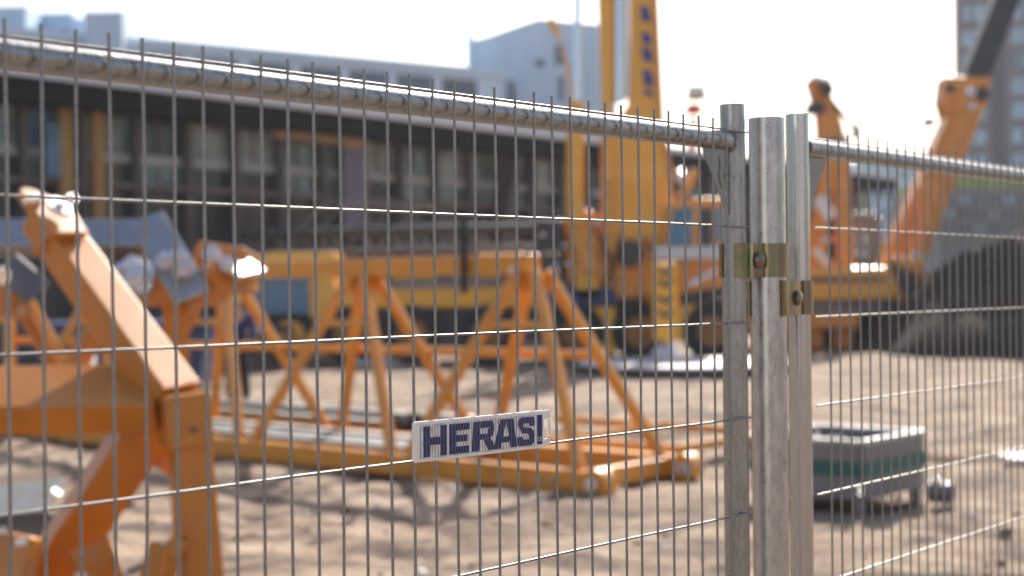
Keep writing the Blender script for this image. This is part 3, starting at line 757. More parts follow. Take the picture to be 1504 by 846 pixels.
obj('mid_rail', MB().beam(lp(.62, LW * .82, 1.12), lp(L_ - .6, LW * .82, 1.12), .075, .085), M['orange'], lt, .008)
for k in range(NB):
    tm = BAY * (k + .5)
    obj('tie_bar', MB().beam(lp(tm - .32, LW * .32, 1.42), lp(tm + .32, LW * .32, 1.42), .06, .07), M['orange'], lt, .006)
# end lugs with bright pins
for s in (0, LW):
    for dz in (0,):
        c = lp(-.12, s, ZB)
        lg = obj('end_lug', MB().cyl(c - lv * .09, c + lv * .09, .13, n=24), M['orange'], lt, .01)
        obj('pin', MB().cyl(c - lv * .125, c + lv * .125, .06, n=18), M['pale_steel'], lg, .008)
        e = lp(-.19, s, ZB)
        if s > 0:
            obj('end_lug', MB().beam(lp(-.02, s, ZB), e, .12, .16), M['orange'], lt, .02)
            obj('pin', MB().cyl(e - lv * .1, e + lv * .1, .055, n=18), M['pale_steel'], lt, .008)
c = lp(1.26, LW / 2 - .12, LZ - .06)
obj('pin', MB().cyl(c - lv * .03, c + lv * .03, .03, n=18), M['pale_steel'], lt, .004)
obj('black_strap', MB().beam(lp(1.84, LW / 2 - .16, 1.72), lp(1.84, LW / 2 - .16, 2.40), .07, .05), M['black'], lt, .006)
obj('bottom_bolts', MB().cyl(lp(.3, -.09, ZB), lp(.3, -.11, ZB), .03, n=6).cyl(lp(.45, -.09, ZB), lp(.45, -.11, ZB), .03, n=6), M['steel'], lt)
c = lp(5.75, LW / 2, LZ + .1); obj('end_lug', MB().cyl(c - lv * .08, c + lv * .08, .12, n=24), M['orange'], lt, .01)

# orange bracket plates lying low behind the front end (flat frame)
fr = empty('flat_frame', lp(1.0, 2.6, 0), 'thin orange flat frame lying on the sand behind the end of the lattice section', 'frame')
for a, c in (((.7, 2.4), (3.8, 2.4)), ((.7, 4.4), (3.8, 4.4)), ((.7, 2.4), (.7, 4.4)), ((2.2, 2.4), (2.2, 4.4))):
    obj('rail', MB().beam(lp(*a, .12), lp(*c, .12), .07, .09), M['orange'], fr)

# grey steel beams stacked inside and behind the lattice
for i, (t0, t1, s, z, lb) in enumerate(((2.2, 9.6, .36, .14, 'grey steel beam on the ground inside the lattice, nearest its front chord'),
                                       (1.9, 9.2, .66, .14, 'grey steel beam on the ground along the middle of the lattice'),
                                       (2.6, 9.9, .96, .16, 'grey steel beam on the ground inside the lattice by its rear chord'),
                                       (3.2, 11.5, 1.9, .18, 'grey steel beam on the ground just behind the lattice'),
                                       (3.8, 12.5, 2.6, .2, 'grey steel beam on the ground farthest behind the lattice'))):
    a, c = lp(t0, s, z), lp(t1, s + .1, z)
    r_ = empty('steel_beam', lp(t0, s, 0), lb, 'steel beam', 'steel beams lying at the lattice')
    obj('flange', MB().beam(a + V((0, 0, .08)), c + V((0, 0, .08)), .2, .016), M['sheetgrey'], r_)
    obj('flange', MB().beam(a - V((0, 0, .08)), c - V((0, 0, .08)), .2, .016), M['steel_dark'], r_)
    obj('web', MB().beam(a, c, .014, .143), M['steel_dark'], r_)
# small round black tyre like ring near the end, and red rag
c = lp(.75, .95, .05)
o = obj('rubber_ring', MB().ring(pt(906, 674, 13.9) + V((0, 0, -.06)), pt(906, 674, 13.9) + V((0, 0, .02)), .23, .11, 28), M['black'], loc=pt(906, 674, 13.9)); tag(o, 'black rubber ring lying in the sand behind the lattice end beam', 'rubber ring')
p = gp(668, 17.4)
o = obj('red_sack', MB().blob((p.x, 17.4, .1), .24, .2, .16, 14, 9, .5, 4), M['red'], loc=(p.x, 17.4, 0)); tag(o, 'small crumpled red sack on the sand behind the lattice', 'sack')
p = gp(598, 15.6)
o = obj('dark_sack', MB().blob((p.x, 15.9, .16), .3, .22, .22, 14, 9, .5, 9), M['black'], loc=(p.x, 15.9, 0)); tag(o, 'dark crumpled sack on the ground behind the lattice braces', 'sack')

# ------------------------------------------------------------------ head of a second section, left
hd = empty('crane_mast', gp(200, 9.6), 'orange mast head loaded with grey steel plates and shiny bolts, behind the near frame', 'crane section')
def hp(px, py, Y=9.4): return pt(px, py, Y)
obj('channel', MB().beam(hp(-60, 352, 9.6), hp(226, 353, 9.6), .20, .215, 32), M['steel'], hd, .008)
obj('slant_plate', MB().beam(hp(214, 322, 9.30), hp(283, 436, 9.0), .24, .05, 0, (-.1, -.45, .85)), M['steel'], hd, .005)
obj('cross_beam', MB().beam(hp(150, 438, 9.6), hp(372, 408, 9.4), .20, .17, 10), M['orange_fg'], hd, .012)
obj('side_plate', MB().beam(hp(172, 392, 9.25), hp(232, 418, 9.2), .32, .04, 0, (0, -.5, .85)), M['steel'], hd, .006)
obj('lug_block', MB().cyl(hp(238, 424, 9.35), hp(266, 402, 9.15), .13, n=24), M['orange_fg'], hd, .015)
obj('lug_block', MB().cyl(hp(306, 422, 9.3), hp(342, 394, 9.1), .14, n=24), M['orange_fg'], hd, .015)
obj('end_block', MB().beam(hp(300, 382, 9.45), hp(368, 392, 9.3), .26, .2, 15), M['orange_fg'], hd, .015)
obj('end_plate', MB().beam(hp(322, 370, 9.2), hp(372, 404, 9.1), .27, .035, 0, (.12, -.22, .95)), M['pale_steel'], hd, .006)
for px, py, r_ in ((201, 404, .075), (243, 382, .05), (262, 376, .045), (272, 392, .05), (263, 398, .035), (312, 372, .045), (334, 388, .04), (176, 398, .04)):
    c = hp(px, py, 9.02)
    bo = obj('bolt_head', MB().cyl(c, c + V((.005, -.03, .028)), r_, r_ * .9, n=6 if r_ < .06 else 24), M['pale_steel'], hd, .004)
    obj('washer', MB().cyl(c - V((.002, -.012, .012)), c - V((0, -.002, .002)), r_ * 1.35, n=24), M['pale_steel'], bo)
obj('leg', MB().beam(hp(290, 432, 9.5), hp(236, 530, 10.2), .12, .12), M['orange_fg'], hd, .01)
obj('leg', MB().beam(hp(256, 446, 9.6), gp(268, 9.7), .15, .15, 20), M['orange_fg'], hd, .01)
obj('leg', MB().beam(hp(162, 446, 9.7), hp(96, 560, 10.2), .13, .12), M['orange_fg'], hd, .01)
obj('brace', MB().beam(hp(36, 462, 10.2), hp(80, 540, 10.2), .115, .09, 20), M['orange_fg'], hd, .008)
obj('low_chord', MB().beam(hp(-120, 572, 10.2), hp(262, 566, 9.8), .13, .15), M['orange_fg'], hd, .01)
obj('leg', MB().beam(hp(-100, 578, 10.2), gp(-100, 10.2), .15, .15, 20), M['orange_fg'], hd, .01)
obj('channel_shade', MB().beam(hp(-60, 402, 9.75), hp(222, 398, 9.75), .2, .2), M['dark'], hd, .01)  # dark bar added for the shade under the steel channel
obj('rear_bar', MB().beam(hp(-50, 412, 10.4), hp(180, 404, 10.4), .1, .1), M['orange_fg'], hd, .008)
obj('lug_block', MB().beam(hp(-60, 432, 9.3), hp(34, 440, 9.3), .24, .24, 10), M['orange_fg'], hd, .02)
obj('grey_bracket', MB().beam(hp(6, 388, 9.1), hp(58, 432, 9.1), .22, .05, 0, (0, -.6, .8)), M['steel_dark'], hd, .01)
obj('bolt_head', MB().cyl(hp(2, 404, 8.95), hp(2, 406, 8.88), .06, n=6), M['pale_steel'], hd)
# navy skip and white can behind
sk = empty('blue_skip', gp(180, 25), 'navy blue skip standing behind the left end of the lattice', 'skip')
obj('body', MB().prism([(gp(60, 25).x, .12), (gp(40, 25).x, 1.15), (gp(304, 25).x, 1.15), (gp(290, 25).x, .12)], V((0, 25.9, 0)), V((1, 0, 0)), V((0, 0, 1)), 1.8), M['navy'], sk, .03)
obj('rim', MB().span((gp(38, 25).x, 24.92, 1.153), (gp(306, 25).x, 26.85, 1.25)), M['navy'], sk, .01)
for px in (90, 150, 210, 265): obj('rib', MB().span((gp(px, 25).x, 24.9, .14), (gp(px, 25).x + .1, 24.99, 1.14)), M['navy'], sk)
p = gp(125, 21)
jc = empty('white_can', (p.x, 21, 0), 'white plastic can standing in front of the navy skip', 'can')
obj('body', MB().box((p.x, 21, .62), (.24, .3, .5)), M['white'], jc, .04); obj('cap', MB().cyl((p.x, 21, .87), (p.x, 21, .93), .05), M['dark'], jc)
obj('stand', MB().box((p.x, 21, .18), (.4, .4, .36)), M['dark'], jc, .02)

# ------------------------------------------------------------------ near orange frame on the left
fg = empty('mast_section', gp(250, 7.2), 'heavy orange box beam frame nearest the fence on the left', 'crane section')
T, K = pt(62, 318, 7.7), pt(258, 588, 7.1)
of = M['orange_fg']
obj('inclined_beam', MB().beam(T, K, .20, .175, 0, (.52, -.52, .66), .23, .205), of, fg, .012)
obj('leg', MB().beam(pt(271, 578, 7.1), pt(306, 965, 7.1), .185, .20, 28), of, fg, .012)
obj('knee_box', MB().beam(pt(266, 578, 7.06), pt(274, 655, 7.06), .225, .235, 28), of, fg, .012)
obj('cross_beam', MB().beam(pt(-140, 590, 7.15), pt(240, 584, 7.15), .38, .17, 0, (.1, -.5, .86)), of, fg, .012)
obj('diagonal_beam', MB().beam(pt(224, 612, 7.25), pt(30, 905, 7.25), .20, .235, 28), of, fg, .012)
obj('knee_gusset', MB().prism([(pt(a, c, 7.2).x, pt(a, c, 7.2).z) for a, c in ((178, 628), (250, 628), (250, 705), (226, 690))], V((0, 7.27, 0)), V((1, 0, 0)), V((0, 0, 1)), .03), of, fg, .004)
# flattened eye plate at the top with washers
ex = (K - T).normalized(); nn_ = V((.5, -.40, .75)).normalized(); ey = nn_.cross(ex).normalized(); nn_ = ex.cross(ey)
Tc = pt(74, 311, 7.55)
def tp(a, b_): return Tc + ex * a + ey * b_
plp = [(.20, -.115), (.20, .115), (.02, .135), (-.05, .12), (-.165, -.03), (-.175, -.09), (-.14, -.125), (-.02, -.12)]
obj('eye_plate', MB().prism(plp, Tc, ex, ey, .05), of, fg, .01)
for px, py, r_ in ((86, 307, .067), (40, 300, .024), (56, 296, .028), (104, 296, .03)):
    c = pt(px, py, 7.50)
    wsh = obj('washer', MB().cyl(c, c + nn_ * .03, r_, n=28), M['pale_steel'], fg, .003)
    obj('bolt_head', MB().cyl(c + nn_ * .031, c + nn_ * .05, r_ * .4, n=6), M['steel'], wsh)
obj('weld_collar', MB().beam(T + ex * .2, T + ex * .235, .27, .165, 0, (.6, -.45, .66)), of, fg, .01)
# weld beads at the knee and a drilled hole
wb_ = MB(); rw = random.Random(5)
for k in range(30):
    q = K + ex * (-.02) + V((.52, -.52, .66)).normalized() * .095 + ex.cross(V((.52, -.52, .66))).normalized() * (-.11 + .22 * k / 29)
    wb_.blob(q, .010, .010, .007, 7, 5, .6, k)
obj('weld_bead', wb_, of, fg)
hl = pt(284, 632, 6.90)
obj('bolt_hole', MB().cyl(hl + V((0, .04, 0)), hl + V((0, -.004, 0)), .012, n=14), M['dark'], fg)
# foot lugs at the bottom left
obj('foot_flange', MB().beam(pt(128, 800, 6.9), pt(160, 880, 6.9), .24, .05, 0, (.25, -.35, .9)), of, fg, .008, label='sunlit flange plate at the lower left')
obj('foot_lug', MB().beam(pt(-30, 815, 6.8), pt(50, 830, 6.8), .2, .26, 12), of, fg, .02)
for px, py in ((3, 775), (30, 793), (118, 842)):
    obj('pin', MB().cyl(pt(px, py, 6.62), pt(px, py + 8, 6.62), .028, n=16), M['pale_steel'], fg, .004)
obj('foot_lug', MB().beam(pt(222, 880, 6.9), pt(246, 798, 6.9), .14, .12, 25), of, fg, .015)
obj('foot_lug', MB().beam(pt(246, 798, 6.9), pt(268, 812, 6.9), .12, .10, 10), of, fg, .015)
obj('base_beam', MB().beam(pt(-120, 905, 6.9), pt(318, 905, 6.9), .2, .22), of, fg, .01)
# loose steel sheet with bright bolt, lower left
ls = gp(35, 10.0)
shp = empty('steel_sheet', (ls.x, 9.6, 0), 'grey steel sheet lying in the shade under the near orange frame', 'sheet')
obj('sheet', MB().beam(pt(-40, 742, 9.7), pt(82, 728, 9.7), .5, .03, 0, (0, -.3, .95)), M['sheetgrey'], shp, .004)
obj('bracket', MB().beam(pt(74, 735, 9.45), pt(84, 722, 9.45), .09, .06), M['pale_steel'], shp)
obj('support', MB().box((ls.x, 9.85, .12), (.5, .1, .24)), M['steel_dark'], shp)
p = gp(176, 8.2)
o = empty('small_clamp', (pt(176, 738, 9.6).x, 9.6, 0), 'small dark clamp with a bright edge on the sand behind the diagonal beam', 'clamp')
obj('body', MB().box(pt(180, 740, 9.6), (.12, .2, .06)), M['dark'], o, .01); obj('lever', MB().beam(pt(169, 722, 9.5), pt(176, 734, 9.5), .03, .03), M['pale_steel'], o)

# ------------------------------------------------------------------ crate on the right
Fx = V((2.66, 10.9, 0)); er = V((.68, .73, 0)).normalized(); el_ = V((-.80, .60, 0)).normalized()
WR, WL = 1.02, .95
ct = empty('crate', Fx + er * .5 + el_ * .45, 'grey open topped steel crate with a teal stripe standing on short legs', 'crate')
def cp(a, b_, z): return Fx + er * a + el_ * b_ + V((0, 0, z))
def side(a0, b0, a1, b1, z0, z1, t=.03): return MB().beam(cp(a0, b0, (z0 + z1) / 2), cp(a1, b1, (z0 + z1) / 2), t, z1 - z0)
zb, zt_ = .10, .52
for (a0, b0, a1, b1) in ((.03, 0, WR - .03, 0), (0, .03, 0, WL - .03), (.03, WL, WR - .03, WL), (WR, .03, WR, WL - .03)):
    obj('side', side(a0, b0, a1, b1, zb, zt_), M['crate'], ct, .004)
    obj('rim', side(a0 - .02 * (a1 > a0), b0 - .02 * (b1 > b0), a1 + .02 * (a1 > a0), b1 + .02 * (b1 > b0), zt_ + .002, zt_ + .045, .06), M['steel'], ct, .006)
# proud stripe on the two faces seen and their backs
obj('stripe', MB().beam(cp(.0, -.018, .335), cp(WR, -.018, .335), .006, .12), M['teal'], ct)
obj('stripe', MB().beam(cp(-.018, .0, .335), cp(-.018, WL, .335), .006, .12), M['teal'], ct)
obj('floor', MB().add([cp(.02, .02, .12), cp(WR - .02, .02, .12), cp(WR - .02, WL - .02, .12), cp(.02, WL - .02, .12), cp(.02, .02, .14), cp(WR - .02, .02, .14), cp(WR - .02, WL - .02, .14), cp(.02, WL - .02, .14)],
      [(3, 2, 1, 0), (4, 5, 6, 7), (0, 1, 5, 4), (1, 2, 6, 5), (2, 3, 7, 6), (3, 0, 4, 7)]), M['crate'], ct)
for a, b_ in ((.05, .05), (WR - .05, .05), (WR - .05, WL - .05), (.05, WL - .05)):
    obj('leg', MB().beam(cp(a, b_, -.03), cp(a, b_, .099), .08, .08), M['crate'], ct, .004)
for b_ in (.3, .62):
    obj('divider', MB().beam(cp(.03, b_, .42), cp(WR - .03, b_, .42), .012, .16), M['crate'], ct)
cc = cp(.62, .5, .4)
obj('handle', MB().path([cp(WR + .02, .2, .45), cp(WR + .09, .2, .45), cp(WR + .09, .5, .45), cp(WR + .02, .5, .45)], .01), M['pale_steel'], ct)
o = empty('grey_bucket', cp(WR + .22, .05, 0), 'small grey metal bucket lying beside the right corner of the crate', 'bucket')
bk = gp(1378, 11.4)
obj('pail', MB().ring((bk.x - .10, 11.35, .10), (bk.x + .05, 11.25, .10), .085, .075), M['crate'], o); obj('bottom', MB().cyl((bk.x - .09, 11.343, .10), (bk.x - .08, 11.337, .10), .074), M['steel'], o)
obj('lid', MB().blob((bk.x - .09, 11.2, .20), .045, .03, .03, 12, 8), M['pale_steel'], o)
for px, py, Y, lb, s_ in ((1288, 511, 40, 'bright white sheet lying flat in front of the low brown soil mound', (1.35, 1.6)), (1494, 684, 13.9, 'small white board lying flat at the right edge of the sand', (.3, .5))):
    c = gp(px, Y)
    o = obj('white_sheet', MB().box((c.x, Y, .05), (s_[0], s_[1], .05)), M['white'], loc=(c.x, Y, 0), bevel=.01); tag(o, lb, 'sheet')
pb = empty('timber_batten', gp(1400, 14.3), 'thin brown timber batten on the sand behind the crate', 'timber')
obj('batten', MB().beam(gp(1360, 14.2, .03), gp(1420, 14.0, .03), .07, .05), M['tan'], pb)

# ------------------------------------------------------------------ worker
def skin_mesh(name, joints, bones, mat_, parent, base, sub=2):
    me = bpy.data.meshes.new(name)
    ks = list(joints); me.from_pydata([tuple(V(joints[k][0])) for k in ks], [(ks.index(a), ks.index(c)) for a, c in bones], [])
    o = bpy.data.objects.new(name, me); sc.collection.objects.link(o)
    sk_ = o.modifiers.new('skin', 'SKIN'); sk_.use_smooth_shade = True
    for i, k in enumerate(ks):
        r_ = joints[k][1]; me.skin_vertices[0].data[i].radius = r_ if isinstance(r_, tuple) else (r_, r_)
        me.skin_vertices[0].data[i].use_root = (i == 0)
    ss_ = o.modifiers.new('sub', 'SUBSURF'); ss_.levels = ss_.render_levels = sub
    me.materials.append(mat_)
    if parent is not None: o.parent = parent
    o.location = base
    return o
wp_ = gp(347, 21.8)
wk = skin_mesh('person', {
    'pel': ((0, 0, .92), (.13, .10)), 'sp': ((0, .0, 1.1), (.12, .09)), 'ch': ((.01, -.02, 1.32), (.16, .10)), 'nk': ((.01, -.03, 1.47), .055), 'hd0': ((.0, -.05, 1.56), (.075, .085)), 'hd1': ((.0, -.05, 1.66), (.07, .08)),
    'sl': ((-.17, -.02, 1.39), .055), 'elb': ((-.24, -.06, 1.13), .045), 'wl': ((-.18, -.24, .98), .032), 'hl': ((-.16, -.3, .96), .035),
    'sr': ((.19, -.02, 1.39), .055), 'er': ((.27, -.05, 1.13), .045), 'wr': ((.20, -.24, 1.0), .032), 'hr': ((.17, -.3, .99), .035),
    'hpl': ((-.09, 0, .86), .09), 'kl': ((-.11, -.03, .48), .065), 'al': ((-.12, .02, .09), .045), 'tl': ((-.13, -.13, .04), .04),
    'hpr': ((.09, 0, .86), .09), 'kr': ((.12, -.04, .48), .065), 'ar': ((.14, .0, .09), .045), 'tr': ((.16, -.15, .04), .04)},
    [('pel', 'sp'), ('sp', 'ch'), ('ch', 'nk'), ('nk', 'hd0'), ('hd0', 'hd1'), ('ch', 'sl'), ('sl', 'elb'), ('elb', 'wl'), ('wl', 'hl'), ('ch', 'sr'), ('sr', 'er'), ('er', 'wr'), ('wr', 'hr'),
     ('pel', 'hpl'), ('hpl', 'kl'), ('kl', 'al'), ('al', 'tl'), ('pel', 'hpr'), ('hpr', 'kr'), ('kr', 'ar'), ('ar', 'tr')], M['skin'], None, (wp_.x, 21.8, gh(wp_.x, 21.8)))
tag(wk, 'worker in a navy jacket, dark trousers and pale yellow helmet standing behind the lattice', 'person')
skin_mesh('jacket', {'pel': ((0, 0, .90), (.165, .135)), 'sp': ((0, 0, 1.1), (.15, .125)), 'ch': ((.01, -.02, 1.33), (.19, .13)), 'c2': ((.01, -.02, 1.42), (.09, .08)),
    'sl': ((-.18, -.02, 1.39), .075), 'elb': ((-.25, -.06, 1.13), .062), 'wl': ((-.19, -.22, .99), .045), 'sr': ((.20, -.02, 1.39), .075), 'er': ((.28, -.05, 1.13), .062), 'wr': ((.21, -.22, 1.01), .045)},
    [('pel', 'sp'), ('sp', 'ch'), ('ch', 'c2'), ('ch', 'sl'), ('sl', 'elb'), ('elb', 'wl'), ('ch', 'sr'), ('sr', 'er'), ('er', 'wr')], M['jacket'], wk, (0, 0, 0))
skin_mesh('trousers', {'pel': ((0, 0, .93), (.15, .12)), 'hpl': ((-.09, 0, .84), .105), 'kl': ((-.11, -.03, .48), .085), 'al': ((-.12, .02, .12), .07), 'hpr': ((.09, 0, .84), .105), 'kr': ((.12, -.04, .48), .085), 'ar': ((.14, 0, .12), .07)},
    [('pel', 'hpl'), ('hpl', 'kl'), ('kl', 'al'), ('pel', 'hpr'), ('hpr', 'kr'), ('kr', 'ar')], M['trousers'], wk, (0, 0, 0))
hb = V(wk.location)
obj('helmet', MB().blob(hb + V((0, -.04, 1.70)), .125, .145, .10, 18, 10).cyl(hb + V((0, -.06, 1.675)), hb + V((0, -.06, 1.69)), .145, .135, 24), M['helmet'], wk)
for s_ in (-1, 1):
    obj('boot', MB().blob(hb + V((s_ * .135, -.05, .055)), .065, .15, .07, 14, 8), M['black'], wk)
obj('face', MB().blob(hb + V((0, -.135, 1.585)), .012, .02, .022, 8, 6).blob(hb + V((-.03, -.118, 1.615)), .011, .01, .009, 8, 6).blob(hb + V((.03, -.118, 1.615)), .011, .01, .009, 8, 6), M['skin'], wk)

# ------------------------------------------------------------------ site fences of the foreground
SP, HR = .0382, .155
def panel(P0, yaw, ztop, n0, n1, side_, wire_only=None):
    """wire plane geometry: returns direction and normal (towards the camera)"""
    d = V((math.sin(yaw), math.cos(yaw), 0)); n = V((d.y, -d.x, 0)); return d, n
def solve_t(base, d, n, o, k):
    b_ = base + n * o
    return (k * b_.y - b_.x) / (d.x - k * d.y)
# left panel
P0 = V((-.4894, 1.3812, 0)); ZR = CAMZ + .252
d1, n1 = panel(P0, .7517, ZR, 0, 0, 1)
def f1(t, o, z): return P0 + d1 * t + n1 * o + V((0, 0, z))
postc = -.0055 - .0203
TP = solve_t(P0, d1, n1, postc, (1078.5 - 752) / FPX)     # where the end post stands
T_END = solve_t(P0, d1, n1, -.0034, (1101 - 752) / FPX)
p1 = empty('mesh_fence', f1(.2, -.02, 0), 'galvanised wire mesh fence panel on the left with a blue and white name plate', 'fence panel')
t_end = TP + .014
wv = MB()
rnd = random.Random(11)
T_START = -1.9
i = int(T_START / SP)
while i <= 32:
    t = i * SP
    j = rnd.uniform(-.0006, .0006); j2 = rnd.uniform(-.0008, .0008)
    wv.path([f1(t + j * (k % 2) + j2 * (k / 12), .0012 * math.sin(i * 1.7 + k), ZR + .0155 + rnd.uniform(-.001, .001) - (ZR - .12) * k / 12 if k else ZR + .0155 + rnd.uniform(-.0012, .0012)) for k in range(13)], .0019, 10)
    i += 1
wh_ = MB()
zr = [ZR - HR * k for k in range(13)]
for z in zr:
    if z < .12: continue
    wh_.path([f1(T_START + (T_END - T_START) * q / 14, -.0034, z + rnd.uniform(-.0006, .0006)) for q in range(15)], .0017, 10)
wv.v += []; 
obj('vertical_wires', wv, M['wire'], p1)
obj('horizontal_wires', wh_, M['wire'], p1)
obj('top_rail', MB().cyl(f1(T_START, -.0055 - .0155, ZR - .0150), f1(TP - .019, -.0055 - .0155, ZR - .0150), .0155, n=36), M['galv_tube'], p1)
obj('bottom_rail', MB().cyl(f1(T_START, -.021, .17), f1(TP - .019, -.021, .17), .0155, n=24), M['galv_tube'], p1)
obj('end_post', MB().ring(f1(TP, postc, .08), f1(TP, postc, ZR + .046), .0203, .0178, 44), M['galv_tube'], p1)
obj('end_post', MB().ring(f1(T_START - .02, postc, .08), f1(T_START - .02, postc, ZR + .046), .0203, .0178, 32), M['galv_tube'], p1)
gz = ZR - .0305
gu = [(TP - .021, gz + .002), (TP - .093, gz + .002), (TP - .088, gz - .012), (TP - .030, gz - .098), (TP - .021, gz - .105)]
gs = obj('corner_gusset', MB().prism([(a, z) for a, z in gu], P0 + n1 * (-.02), d1, V((0, 0, 1)), .002), M['gusset'], p1)
obj('rivet', MB().cyl(f1(TP - .031, -.0188, gz - .042), f1(TP - .031, -.0168, gz - .042), .0045, .0035, n=20), M['gusset'], gs)
obj('pressed_rib', MB().path([f1(TP - .048, -.019, gz - .010), f1(TP - .046, -.0185, gz - .03), f1(TP - .05, -.0185, gz - .045), f1(TP - .042, -.019, gz - .062)], .0016, 8), M['gusset'], gs)
# rough weld where rail meets post
wl_ = MB()
for k in range(14):
    a = 2 * math.pi * k / 14
    wl_.blob(f1(TP - .0195, -.021 + .0155 * math.cos(a), ZR - .0150 + .0155 * math.sin(a)), .0042, .0042, .0034, 8, 6, .5, k)
obj('weld', wl_, M['galv_tube'], p1)

# right panel
P2 = V((.5581, 2.5057, 0)); ZR2 = CAMZ + .2564
d2, n2 = panel(P2, .7178, ZR2, 0, 0, 1)
def f2(t, o, z): return P2 + d2 * t + n2 * o + V((0, 0, z))
p2 = empty('mesh_fence', f2(.8, .02, 0), 'galvanised wire mesh fence panel on the right, its top tube glaring in the sun', 'fence panel')
TE = 3.2
wv = MB(); i = 0
while i * SP < TE:
    t = i * SP + rnd.uniform(-.0006, .0006)
    wv.path([f2(t + .0005 * math.sin(k + i), .0008 * math.sin(i * 2.1 + k), ZR2 + .0155 + rnd.uniform(-.001, .001) if k == 0 else ZR2 + .0155 - (ZR2 - .12) * k / 8) for k in range(9)], .0018, 8)
    i += 1
obj('vertical_wires', wv, M['wire'], p2)
wh_ = MB()
for k in range(13):
    z = ZR2 - HR * k
    if z < .12: continue
    wh_.path([f2(-.043 + (TE + .043) * q / 14, -.0034, z + rnd.uniform(-.0005, .0005)) for q in range(15)], .0017, 10)
obj('horizontal_wires', wh_, M['glint_wire'], p2)
# this post was read at pixel 1173; find its place on the panel line
k_ = (1173.5 - 752 - 0) / FPX
o2 = -.0055 - .0200
t2 = solve_t(P2, d2, n2, o2, k_)
obj('top_rail', MB().cyl(f2(t2 + .018, -.0055 - .0155, ZR2 - .0150), f2(TE, -.0055 - .0155, ZR2 - .0150), .0155, n=36), M['galv_tube'], p2)
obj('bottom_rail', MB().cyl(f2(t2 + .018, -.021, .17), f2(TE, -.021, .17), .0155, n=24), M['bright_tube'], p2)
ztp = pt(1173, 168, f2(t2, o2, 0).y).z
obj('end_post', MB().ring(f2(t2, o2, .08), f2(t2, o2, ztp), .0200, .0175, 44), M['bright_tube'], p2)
obj('end_post', MB().ring(f2(TE, o2, .08), f2(TE, o2, CAMZ + .284), .0200, .0175, 32), M['bright_tube'], p2)
gz = ZR2 - .0305
obj('corner_gusset', MB().prism([(t2 + .02, gz + .002), (t2 + .088, gz + .002), (t2 + .084, gz - .012), (t2 + .030, gz - .085), (t2 + .02, gz - .09)], P2 - n2 * .02, d2, V((0, 0, 1)), .002), M['gusset'], p2)

# free standing post between the panels
kc = (1128.5 - 752) / FPX
cx_, cy_ = kc * 2.375, 2.375
pc = V((cx_, cy_, 0))
ps = obj('gate_post', MB().ring(pc, pc + V((0, 0, CAMZ + .280)), .0300, .0268, 56), M['galv_post'], loc=pc)
tag(ps, 'thick cloudy galvanised post standing between the two fence panels', 'post')

# clamps
def clamp(c1, r1, c2, r2, z0, z1, label, a0f, a0r):
    """two shells that hold the tubes at c1 and c2: front shell towards the camera and rear shell"""
    ax = (c2 - c1); ax.z = 0; D = ax.length; ax.normalize()
    nf = V((ax.y, -ax.x, 0))
    if nf.dot(V((0, 0, 0)) - c1) < 0: nf = -nf
    root = empty('fence_clamp', (c1 + c2) / 2 + V((0, 0, z0)), label, 'clamp', 'yellow clamps that tie the fence tubes together')
    e1, e2 = r1 + .0012, r2 + .0012
    for sg, nm in ((1, 'front_shell'), (-1, 'rear_shell')):
        pts = []
        for a in range(-6, 7):                       # arc round tube 1: from beyond its outer side to the inner side
            a_s = a0f if sg > 0 else a0r; th = R(a_s + (57 - a_s) * (a + 6) / 12)
            q = c1 + nf * sg * math.cos(th) * e1 + ax * math.sin(th) * e1
            pts.append((q.x, q.y))
        mid = (c1 + ax * (r1 + (D - r1 - r2) / 2))  + nf * sg * .019
        for f in (-.010, -.004, .004, .010):
            q = mid + ax * f; pts.append((q.x, q.y))
        for a in range(13):
            th = R(-57 + a * 10.2)
            q = c2 + nf * sg * math.cos(th) * e2 + ax * math.sin(th) * e2
            pts.append((q.x, q.y))
        mb = MB().band(pts, z0, z1, .003, 1)
        # make the thickness lie outwards
        d0 = V((pts[1][0] - pts[0][0], pts[1][1] - pts[0][1], 0)); left = V((-d0.y, d0.x, 0)); outw = V((pts[0][0], pts[0][1], 0)) - c1
        if left.dot(outw) < 0: mb = MB().band(pts, z0, z1, .003, -1)
        obj(nm, mb, M['pass'], root, .0006)
    zc = (z0 + z1) / 2
    bc = c1 + ax * (r1 + (D - r1 - r2) / 2) + V((0, 0, zc))
    f0 = bc + nf * (.019 + .003)
    bolt = MB().cyl(f0, f0 + nf * .004, .0135, .0130, n=32)
    # domed carriage head
    prev = .0118
    for k in range(1, 5):
        a = k / 4 * math.pi / 2; rr = .0118 * math.cos(a) + .0002
        bolt.cyl(f0 + nf * (.004 + .0045 * math.sin((k - 1) / 4 * math.pi / 2)), f0 + nf * (.004 + .0045 * math.sin(a)), prev, rr, n=28, caps=(k == 4)); prev = rr
    obj('carriage_bolt', bolt, M['pass'], root)
    obj('nut', MB().cyl(f0 - nf * .045, f0 - nf * .034, .009, n=6), M['pass'], root)
    return root
pL = f1(TP, postc, 0); pR = f2(t2, o2, 0)
def zpx(py, Y, px=1120): return pt(px, py, Y).z
clamp(V((pL.x, pL.y, 0)), .0203, pc.copy(), .0300, zpx(407, 2.33), zpx(357, 2.33), 'upper yellow clamp joining the left fence panel to the thick post', -42, -75)
clamp(pc.copy(), .0300, V((pR.x, pR.y, 0)), .0200, zpx(463, 2.42, 1160), zpx(412, 2.42, 1160), 'lower yellow clamp joining the thick post to the right fence panel', -24, -40)

